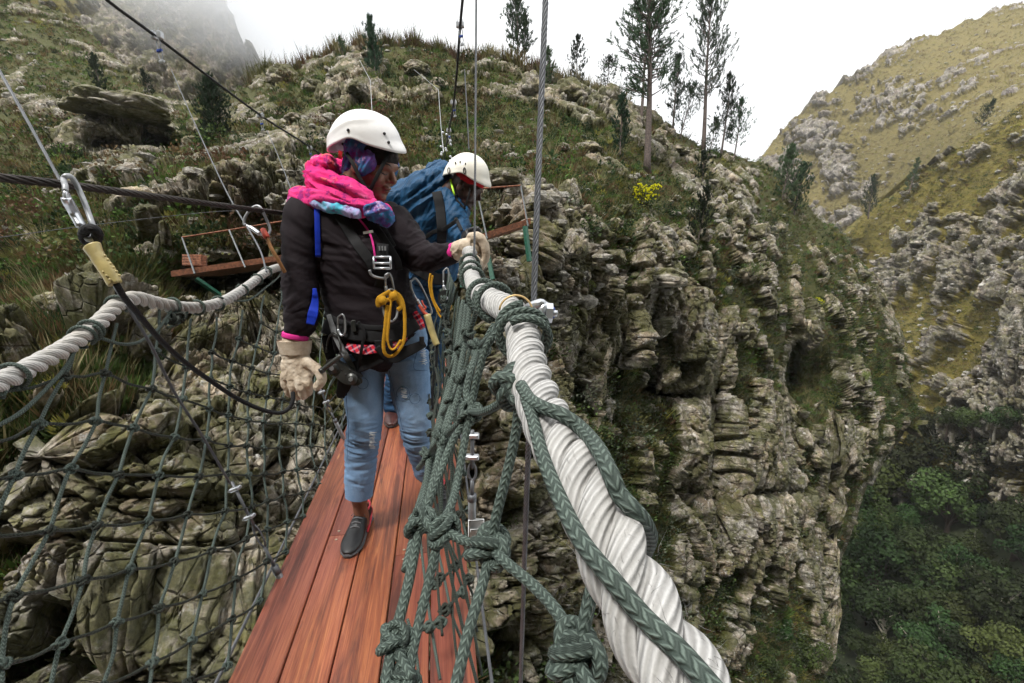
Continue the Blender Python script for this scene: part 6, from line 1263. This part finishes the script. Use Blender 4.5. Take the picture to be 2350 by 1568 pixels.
# ring and chain of carabiners
def sfp(l,off,sf=None): return [ (sf or SJ).at(x,y,off+(e[0] if e else 0),9) for x,y,*e in l]
HG='gear hanging from the harness of the near person'
q=sfp([(848,620),(852,630),(866,637),(884,638),(893,630)],.02); m=MB().add(*sweep(catmull(q,6),.005,10)); m.build('ring',MAT['zinc_dull'],HN)
def cb(l,off,r,label,gate=(.5,.8),mat='zinc_dull',sleeve='zinc'): return carabiner([SJ.at(x,y,off,9) for x,y in l],r,label,gate,'carabiner',mat,HG,sleeve)
cb([(884,632),(893,628),(899,640),(904,668),(902,682),(893,682),(886,664)],.030,.0042,'small steel carabiner clipped to the chest ring',(.62,.95))
cb([(886,672),(898,664),(906,674),(912,700),(910,726),(898,738),(886,728),(880,700)],.040,.0046,'pear shaped carabiner holding the yellow sling',(.60,.92))
m=MB(); 
for pts,w in (([(896,668),(882,676),(868,686),(868,702),(876,694),(892,688)],.0085),([(903,668),(918,680),(926,700),(929,740),(927,780),(914,806),(898,818),(884,812),(880,790),(884,750),(888,700)],.0075),([(898,690),(893,740),(890,780),(896,800),(906,800),(920,780)],.007),([(905,676),(914,690),(920,704),(912,712)],.009)):
    P=catmull([SJ.at(x,y,.045,14) for x,y in pts],7); m.add(*sweep(P,w,10,r2=w*.55))
for (x,y) in [(902,680),(878,690)]: v,f=sphere_v(SJ.at(x,y,.048,12),(.017,.014,.017),14,9); m.add(v,f)
v,f,n=remesh(m,.0025,2); thing('sling',v,f,MAT['yellow_sling'],'knotted mustard yellow sling hanging on the near harness','sling',HG)
# waist belt and leg loops
hs('waist_belt',[(742,748),(770,756),(800,762),(840,768),(880,770),(920,764),(958,742)],[34,36,36,34,34,32,28],'webbing',.008,.006,r=10)
hs('waist_pad',[(745,722),(790,742),(850,752),(900,750),(940,735)],12,'webbing',.008,.005)
hs('shirt_hem',[(795,792),(815,800),(840,803),(870,798),(885,790)],[14,20,22,20,10],'plaid_shirt',.009,.003,par=jk,r=10); hs('shirt_hem',[(898,795),(915,785),(930,770)],[20,24,16],'plaid_shirt',.009,.003,par=jk); hs('shirt_hem',[(952,716),(962,738),(970,755)],[12,18,14],'plaid_shirt',.009,.003,par=jk)
hs('leg_loop',[(748,770),(760,820),(790,846),(830,838),(868,820),(890,812)],[20,22,26,30,30,26],'webbing',.010,.005,r=10); hs('leg_loop',[(872,790),(900,818),(935,806),(975,788)],[34,30,26,18],'webbing',.010,.005,r=10)
hs('crotch_strap',[(880,780),(882,810),(880,832)],[40,34,22],'webbing',.012,.005); hs('hip_flap',[(800,850),(792,880),(785,905),(786,914)],[36,34,26,8],'webbing',.010,.004)
hs('grey_strap',[(754,722),(770,770),(790,810),(812,850)],[10,14,14,12],'grey_webbing',.020,.003); hs('tail_strap',[(822,738),(836,765),(830,800),(824,850),(830,866)],[7,7,7,7,9],'webbing',.022,.003)
m=MB()
for (x,y,w,h) in [(792,746,.010,.020),(808,748,.006,.018),(812,748,.012,.021)]: bbox_bev(m,SJ.at(x,y,.020,10),V(w*.6,0,0),V(0,.003,0),V(0,0,h),.3)
m.build('buckle',MAT['gunmetal'],HN,False)
m=MB(); bbox_bev(m,SJ.at(968,782,.018,10),V(.009,0,0),V(0,.004,0),V(0,0,.016),.3); m.build('buckle',MAT['black_plastic'],HN,False)
# zip line pulley at the right hip
pc=SJ.at(788,855,.05,12); o=empty('pulley',pc,'dark metal cable pulley hanging at the near person\'s hip','pulley',HG)
def plate(c,off,name):
    m=MB(); t=np.linspace(0,2*np.pi,40,endpoint=False); r=1+.16*np.cos(2*t+.4)+.05*np.cos(5*t); q=np.stack([np.cos(t)*.066*r,np.zeros(40),np.sin(t)*.036*r],1)@np.array(Matrix.Rotation(math.radians(32),3,'Y')).T
    A=c+q+V(0,off,0); Bq=c+q+V(0,off+.004,0); v=np.vstack([A,Bq,c+V(0,off,0)[None],c+V(0,off+.004,0)[None]]); j=np.arange(40); m.add(v,[np.stack([j,(j+1)%40,(j+1)%40+40,j+40],1),np.vstack([np.stack([(j+1)%40,j,np.full(40,80)],1),np.stack([j+40,(j+1)%40+40,np.full(40,81)],1)])]); return m.build(name,MAT['gunmetal'],o,False)
plate(pc,-.012,'side_plate'); plate(pc,.012,'side_plate')
for dx,dz in [(-.035,.020),(.035,-.022)]:
    m=MB(); m.add(*sweep([pc+V(dx,-.020,dz),pc+V(dx,.018,dz)],.022,20)); m.build('wheel',MAT['gunmetal'],o); m=MB(); m.add(*sweep([pc+V(dx,-.026,dz),pc+V(dx,-.018,dz)],.0085,6)); m.build('axle_bolt',MAT['zinc'],o,False)
m=MB()
for (dx,dz) in [(-.02,-.01),(0,.012),(.012,-.006),(.045,.004),(-.045,-.004),(.03,.012)]: m.add(*sweep([pc+V(dx,-.0135,dz-.0),pc+V(dx,-.0125,dz)],.0035,8))
m.build('plate_hole',MAT['black_plastic'],o)
m=MB(); m.add(*sweep(catmull([PD(*p) for p in [(740,850,1.70),(752,840,1.70),(770,826,1.70),(782,816,1.70)]],5),.0085,10)); m.add(*sweep([PD(735,853,1.70),PD(742,848,1.70)],.011,10)); m.thing('trolley_handle',MAT['gunmetal'],'short grey metal handle sticking out above the hip pulley','handle bar',HG)
cb([(756,772),(766,764),(776,772),(782,800),(774,826),(762,838),(752,826),(750,796)],.035,.004,'dark curved carabiner above the hip pulley',(.6,.9),'gunmetal','gunmetal')
cb([(776,728),(786,722),(792,736),(792,762),(784,770),(776,756)],.030,.0035,'small carabiner on the gear loop left of the belt buckle',(.6,.9))
# right side lanyard with red ring and tan sleeve
cb([(942,646),(954,640),(968,660),(986,700),(990,718),(980,722),(964,700),(946,668)],.030,.0046,'long carabiner at the near person\'s left hip',(.55,.85))
q=[(975,708),(984,722),(992,738),(998,752)]; l3=empty('lanyard',SJ.at(985,730,.04),'short lanyard with red grip and tan sleeve at the near person\'s hip','lanyard',HG)
z0=SJ.z_at(965,720,12); PP=lambda l,dz=0:[PD(x,y,z0-.04+dz) for x,y in l]
MB().add(*sweep(catmull(PP([(962,700),(972,716),(982,724)]),5),.0062,8)).build('grip',MAT['red_rubber'],l3)
MB().add(*sweep(catmull(PP([(980,722),(988,750),(998,780),(1003,792)]),5),np.linspace(.014,.0125,16),10)).build('sleeve',MAT['tan_sleeve'],l3)
MB().add(*sweep(catmull(PP([(1003,790),(1002,830),(996,870),(992,910),(993,940)]),5),.0050,8)).build('rope',MAT['black_cord'],l3)
m=MB(); m.add(*sweep(catmull(PP([(968,690),(972,700),(977,706),(972,712),(968,704)]),5),.004,6)); m.build('red_band',MAT['red_rubber'],l3)
# jeans details: stitched rings, rips, pocket
SN=Surf(vn)
m=MB()
for (x,y,r) in [(832,880,13),(925,903,15),(952,915,12)]:
    t=np.linspace(0,2*np.pi,30,endpoint=False); m.add(*sweep([SN.at(x+r*math.cos(w),y+r*math.sin(w),.0015,5) for w in t],.0008,5,closed=True))
for pts in ([(962,790),(950,845),(980,850)],[(893,850),(905,905),(918,960),(930,1010)],[(790,860),(796,930),(800,990),(796,1060)]): m.add(*sweep(catmull([SN.at(x,y,.0015,5) for x,y in pts],6),.0009,5))
m.build('stitching',MAT['jean_dark'],je)
m=MB(); rg=np.random.default_rng(4)
for (x0,y0,x1,y1,n_) in [(856,992,854,1030,26),(970,795,973,838,26),(927,893,927,915,12)]:
    for k in range(n_):
        t=k/n_; x=x0+(x1-x0)*t; y=y0+(y1-y0)*t; p=SN.at(x-5+rg.normal()*2,y+rg.normal()*1.5,.002,5); p2=SN.at(x+5+rg.normal()*2,y+rg.normal()*1.5,.002,5); m.add(*sweep([p,p*.5+p2*.5-FW*.002,p2],.0009,4))
m.build('frayed_threads',MAT['white_plate'],je)
# =============================== the far person, leaning over the rail
MN=empty('person',hit(905,970,BR(0,0,0),BN),'person in cream helmet and blue rain jacket leaning forward over the right rope','person')
J=MB()
limb(J,[(985,640,3.12,60,.8),(985,590,3.08,66,.8),(985,540,3.03,72,.8),(985,490,2.98,74,.8),(988,450,2.93,66,.8),(1005,425,2.90,44,.9)],k=28)
limb(J,[(955,448,2.98,40),(925,450,2.95,36),(895,462,2.92,33),(860,480,2.9,28),(830,500,2.9,24)],k=20)
limb(J,[(1020,450,2.9,38),(1040,490,2.82,33),(1052,530,2.76,26),(1066,548,2.70,18),(1076,548,2.66,15)],k=18)
limb(J,[(1000,405,3.0,30,.8),(1014,398,2.97,26),(1022,394,2.93,18)],k=16)
vm,fm_,nm=remesh(J,.005,3); vm=wrinkle(vm,nm,.012,8,91,(.35,1,1.6),R=rot('Y',-35)); vm=wrinkle(vm,nm,.005,16,93,(.4,1,1.8),R=rot('Y',-60)); jm=mesh_np('jacket',vm,fm_,MAT['jacket_blue'],MN)
J=MB(); limb(J,[(985,640,3.13,58,.85),(975,690,3.16,60,.85),(968,720,3.18,58,.9)],k=22); limb(J,[(955,710,3.2,36),(935,780,3.18,31),(915,850,3.2,27),(907,915,3.26,26),(905,935,3.27,26)],k=18); limb(J,[(990,710,3.2,34),(992,780,3.25,30),(992,850,3.4,25),(990,905,3.5,23)],k=18)
vq,fq,nq=remesh(J,.0065,3); vq=wrinkle(vq,nq,.006,12,95,(.6,.6,2)); mesh_np('trousers',vq,fq,MAT['jean_dark'],MN)
B=MB(); MR,MC=headframe(PY(1070,432,2.82),math.radians(72),math.radians(32)); head_parts(B,MR,MC,1.02)
limb(B,[(1052,430,2.84,26),(1035,445,2.86,28),(1015,450,2.9,34)],k=16); limb(B,[(1000,450,2.93,52,.7),(985,540,3.04,54,.7),(985,640,3.13,48,.7),(970,715,3.18,48,.8)],k=20)
limb(B,[(955,448,2.98,24),(895,462,2.92,20),(830,500,2.9,16),(800,520,2.9,14)],k=12); limb(B,[(1020,450,2.9,26),(1052,530,2.77,17),(1078,545,2.66,11)],k=12)
limb(B,[(955,710,3.2,26),(915,850,3.2,18),(906,940,3.28,14),(905,950,3.28,14)],k=12); limb(B,[(990,710,3.2,26),(992,850,3.4,17),(990,925,3.5,12)],k=12)
vb2,fb2,_=remesh(B,.0045,2); vb2=face_dents(vb2,MR,MC); bym=mesh_np('body',vb2,fb2,MAT['skin_dark'],MN)
def EM(mb,p,r): v,f=sphere_v(np.zeros(3),np.array(r),20,14); mb.add((v+np.array(p))@MR.T+MC,f)
m=MB(); EM(m,(0,-.010,.060),(.083,.096,.060)); gmesh('headband',m,'red_cloth',MN,.006,2,[(.003,40,5)])
MR2,_=headframe(MC,math.radians(76),math.radians(20),math.radians(12)); hm,hmw=helmet(MR2,PY(1069,416,2.82),1.0,'helmet_cream',MN,Ht=.120,Ln=.134,arch=.018)
SMh=Surf(hmw); m=MB()
for (x,y) in [(1045,374),(1056,372),(1068,376)]: p=SMh.at(x,y,.0,4); bbox_bev(m,p,V(.003,0,0),V(0,.003,0),V(0,0,.006),.3)
m.build('vent',MAT['black_plastic'],hm,False)
for (x,y) in [(1030,392),(1066,392)]:
    p=SMh.at(x,y,.002,4); t=np.linspace(0,2*np.pi,16,endpoint=False); m=MB().add(*sweep([p+V(np.cos(w)*.006,0,np.sin(w)*.016) for w in t],.0028,6,closed=True)); m.build('lamp_clip',MAT['black_plastic'],hm)
SM=Surf(vm,hmw,vb2)
m=MB(); m.add(*ribbon(catmull([PY(1042,432,2.76),PY(1048,458,2.75),PY(1068,480,2.74)],6),.012,.003)); m.add(*ribbon(catmull([PY(1080,430,2.73),PY(1074,455,2.725),PY(1066,476,2.73)],6),.010,.003)); m.build('chin_strap',MAT['webbing'],hm)
hm_=mesh_np('harness',*drape(SM,[(1002,440),(1010,480),(1014,530),(1012,580)],22,.010,.004,r=9)[:2],MAT['webbing'],MN)
for pts,w in [([(1050,505),(1020,525),(990,535),(960,560)],9),([(1045,500),(1060,530)],8),([(925,600),(960,620),(1000,640),(1035,640)],26)]:
    v,f,u_=drape(SM,pts,w,.012,.004,r=9); mesh_np('strap',v,f,MAT['webbing'],hm_)
v,f,u_=drape(SM,[(1034,412),(1038,430),(1043,448)],4,.008,.003,r=9); mesh_np('collar_piping',v,f,MAT['neon'],jm)
m=MB().add(*sweep([PY(975,548,2.86),PY(1002,505,2.84)],.0035,7)); m.build('steel_rod',MAT['steel_cable'],hm_)
G=MB(); limb(G,[(1072,546,2.66,16),(1084,536,2.62,17,.8)],k=14)
for i in range(4): finger(G,[(1080,528+i*5,2.60+.012*i),(1094,524+i*5,2.585+.012*i),(1100,532+i*5,2.58+.012*i),(1096,542+i*4,2.60+.012*i)],.013,.010)
finger(G,[(1074,540,2.6),(1082,550,2.58),(1090,553,2.58)],.013,.010)
gmesh('glove',G,'black_plastic',MN,.004,2,[(.002,50,5)])
shoe(MN,hit(897,984,BR(0,0,0),BN),hit(905,938,BR(0,0,0),BN),1.12,('boot_brown','boot_sole'),'boot',.11)
shoe(MN,hit(990,905,BR(0,0,0),BN),hit(988,866,BR(0,0,0),BN),1.12,('boot_brown','boot_sole'),'boot',.11)
# gear of the far person
m=MB()
for pts in ([(988,628),(985,650),(990,680),(1000,705),(1012,728),(1026,722),(1036,700)],[(993,632),(990,655),(996,690),(1012,718)]): m.add(*sweep(catmull([PY(x,y,2.72) for x,y in pts],6),.009,8,r2=.006))
m.thing('sling',MAT['yellow_sling'],'thin yellow sling hanging loose from the far person\'s harness','sling')
carabiner([PY(x,y,2.7) for x,y in [(1018,622),(1026,616),(1030,630),(1030,660),(1024,668),(1018,655)]],.005,'carabiner on the far person\'s harness behind the net',(.6,.9))
pc=PY(1024,684,2.66); o=empty('pulley',pc,'metal pulley on the far person\'s harness behind the net','pulley')
for off in(-.012,.012): m=MB(); m.add(*sweep([pc+V(0,off,0),pc+V(0,off+.003,0)],.046,24)); m.build('side_plate',MAT['gunmetal'],o,False)
m=MB(); m.add(*sweep([pc+V(0,-.018,0),pc+V(0,.018,0)],.012,12)); m.build('wheel',MAT['zinc'],o)
# =============================== third person, almost hidden behind the far one
TP=empty('person',hit(1010,812,BR(0,0,0),BN),'third person hidden behind the far one, only tan trousers and brown boot showing','person')
B=MB(); limb(B,[(1000,530,5.2,14),(998,560,5.2,22),(992,600,5.2,26),(995,640,5.2,20)],k=14); v,f=sphere_v(PY(1000,510,5.2),(.08,.09,.11),16,12); B.add(v,f)
limb(B,[(1003,640,5.2,13),(1008,720,5.1,10),(1010,805,5.0,7)],k=12); limb(B,[(985,640,5.2,13),(985,720,5.3,10),(985,790,5.4,7)],k=12)
v,f,_=remesh(B,.009,2); mesh_np('body',v,f,MAT['skin_dark'],TP)
B=MB(); limb(B,[(999,545,5.2,20),(996,590,5.2,30),(995,640,5.2,28)],k=16); gmesh('jacket',B,'jacket_black',TP,.01,2)
B=MB(); limb(B,[(995,635,5.2,28),(995,660,5.2,28)],k=14); limb(B,[(1004,650,5.2,17),(1008,720,5.1,14),(1011,792,5.0,14)],k=12); limb(B,[(985,650,5.2,17),(985,720,5.3,14),(985,785,5.4,12)],k=12); gmesh('trousers',B,'tan_cloth',TP,.008,2)
shoe(TP,hit(1016,822,BR(0,0,0),BN),hit(1008,797,BR(0,0,0),BN),1.1,('boot_brown','boot_sole'),'boot',.12)
# ---------------------------------------------------------------- air
def volmat(name,dens,col=(.985,.99,1,1)):
    m=bpy.data.materials.new(name); m.use_nodes=True; t=m.node_tree; t.nodes.remove(t.nodes['Principled BSDF']); v=t.nodes.new('ShaderNodeVolumePrincipled'); v.inputs['Color'].default_value=col; v.inputs['Density'].default_value=dens; v.inputs['Anisotropy'].default_value=0.2
    t.links.new(v.outputs[0],t.nodes['Material Output'].inputs['Volume']); return m
mb=MB(); box(mb,(0,60,-10),V(230,0,0),V(0,330,0),V(0,0,170)); hz=mb.thing('haze',volmat('haze_air',.0002),None,None,smooth=False); tag(hz,'thin pale haze filling the valley',None,None,'stuff')
def cloud(p,r,dens,label,seed):
    v,f=sphere_v(np.zeros(3),(1,1,1),48,30)
    m=volmat('mist_%d'%seed,dens); t=m.node_tree; pv=[n for n in t.nodes if n.type=='PRINCIPLED_VOLUME'][0]
    tc=t.nodes.new('ShaderNodeTexCoord'); ln=t.nodes.new('ShaderNodeVectorMath'); ln.operation='LENGTH'; t.links.new(tc.outputs['Object'],ln.inputs[0])
    nz=t.nodes.new('ShaderNodeTexNoise'); nz.inputs['Scale'].default_value=1.6; nz.inputs['Detail'].default_value=3; t.links.new(tc.outputs['Object'],nz.inputs['Vector'])
    a=t.nodes.new('ShaderNodeMath'); a.operation='MULTIPLY_ADD'; t.links.new(nz.outputs[0],a.inputs[0]); a.inputs[1].default_value=.7; t.links.new(ln.outputs['Value'],a.inputs[2])
    mr=t.nodes.new('ShaderNodeMapRange'); mr.interpolation_type='SMOOTHSTEP'; t.links.new(a.outputs[0],mr.inputs['Value']); mr.inputs['From Min'].default_value=1.3; mr.inputs['From Max'].default_value=.55; mr.inputs['To Min'].default_value=0; mr.inputs['To Max'].default_value=dens; t.links.new(mr.outputs['Result'],pv.inputs['Density'])
    o=mesh_np('mist',v,f,m); o.location=p; o.scale=r; tag(o,label,None,None,'stuff')
cloud(PD(640,-130,102),(50,38,42),.10,'low cloud swallowing the top of the left cliff',1)
cloud(PD(720,10,150),(48,34,36),.09,'low cloud behind the left cliff',2)
# ---------------------------------------------------------------- light
W=bpy.data.worlds.new('World'); S.world=W; W.use_nodes=True; nt=W.node_tree
bg=nt.nodes['Background']; tc=nt.nodes.new('ShaderNodeTexCoord'); sp=nt.nodes.new('ShaderNodeSeparateXYZ'); nt.links.new(tc.outputs['Generated'],sp.inputs[0])
rp=nt.nodes.new('ShaderNodeValToRGB'); nt.links.new(sp.outputs['Z'],rp.inputs[0]); e=rp.color_ramp.elements
e[0].position=0; e[0].color=(.84,.865,.89,1); e[1].position=.35; e[1].color=(.88,.895,.91,1)
x=e.new(1.0); x.color=(1.0,1.0,1.0,1)
mx=nt.nodes.new('ShaderNodeMath'); mx.operation='MULTIPLY_ADD'; mx.use_clamp=False; nt.links.new(sp.outputs['Z'],mx.inputs[0]); mx.inputs[1].default_value=.55; mx.inputs[2].default_value=.88
cl=nt.nodes.new('ShaderNodeClamp'); nt.links.new(mx.outputs[0],cl.inputs[0]); cl.inputs['Min'].default_value=1.0; cl.inputs['Max'].default_value=1.4
nt.links.new(rp.outputs[0],bg.inputs['Color']); nt.links.new(cl.outputs[0],bg.inputs['Strength'])
sl=bpy.data.lights.new('sun','SUN'); sl.energy=3.2; sl.angle=math.radians(12); sl.color=(1,.97,.92)
so=bpy.data.objects.new('sun',sl); COL.objects.link(so); so.rotation_euler=(math.radians(28),math.radians(-20),0)
S.view_settings.view_transform='Standard'; S.view_settings.look='None'; S.view_settings.exposure=0.48; S.view_settings.gamma=1
S.cycles.max_bounces=14; S.cycles.diffuse_bounces=2; S.cycles.glossy_bounces=2; S.cycles.transmission_bounces=3; S.cycles.transparent_max_bounces=6; S.cycles.volume_bounces=12
S.cycles.use_denoising=True; S.cycles.use_adaptive_sampling=True; S.cycles.adaptive_threshold=.03
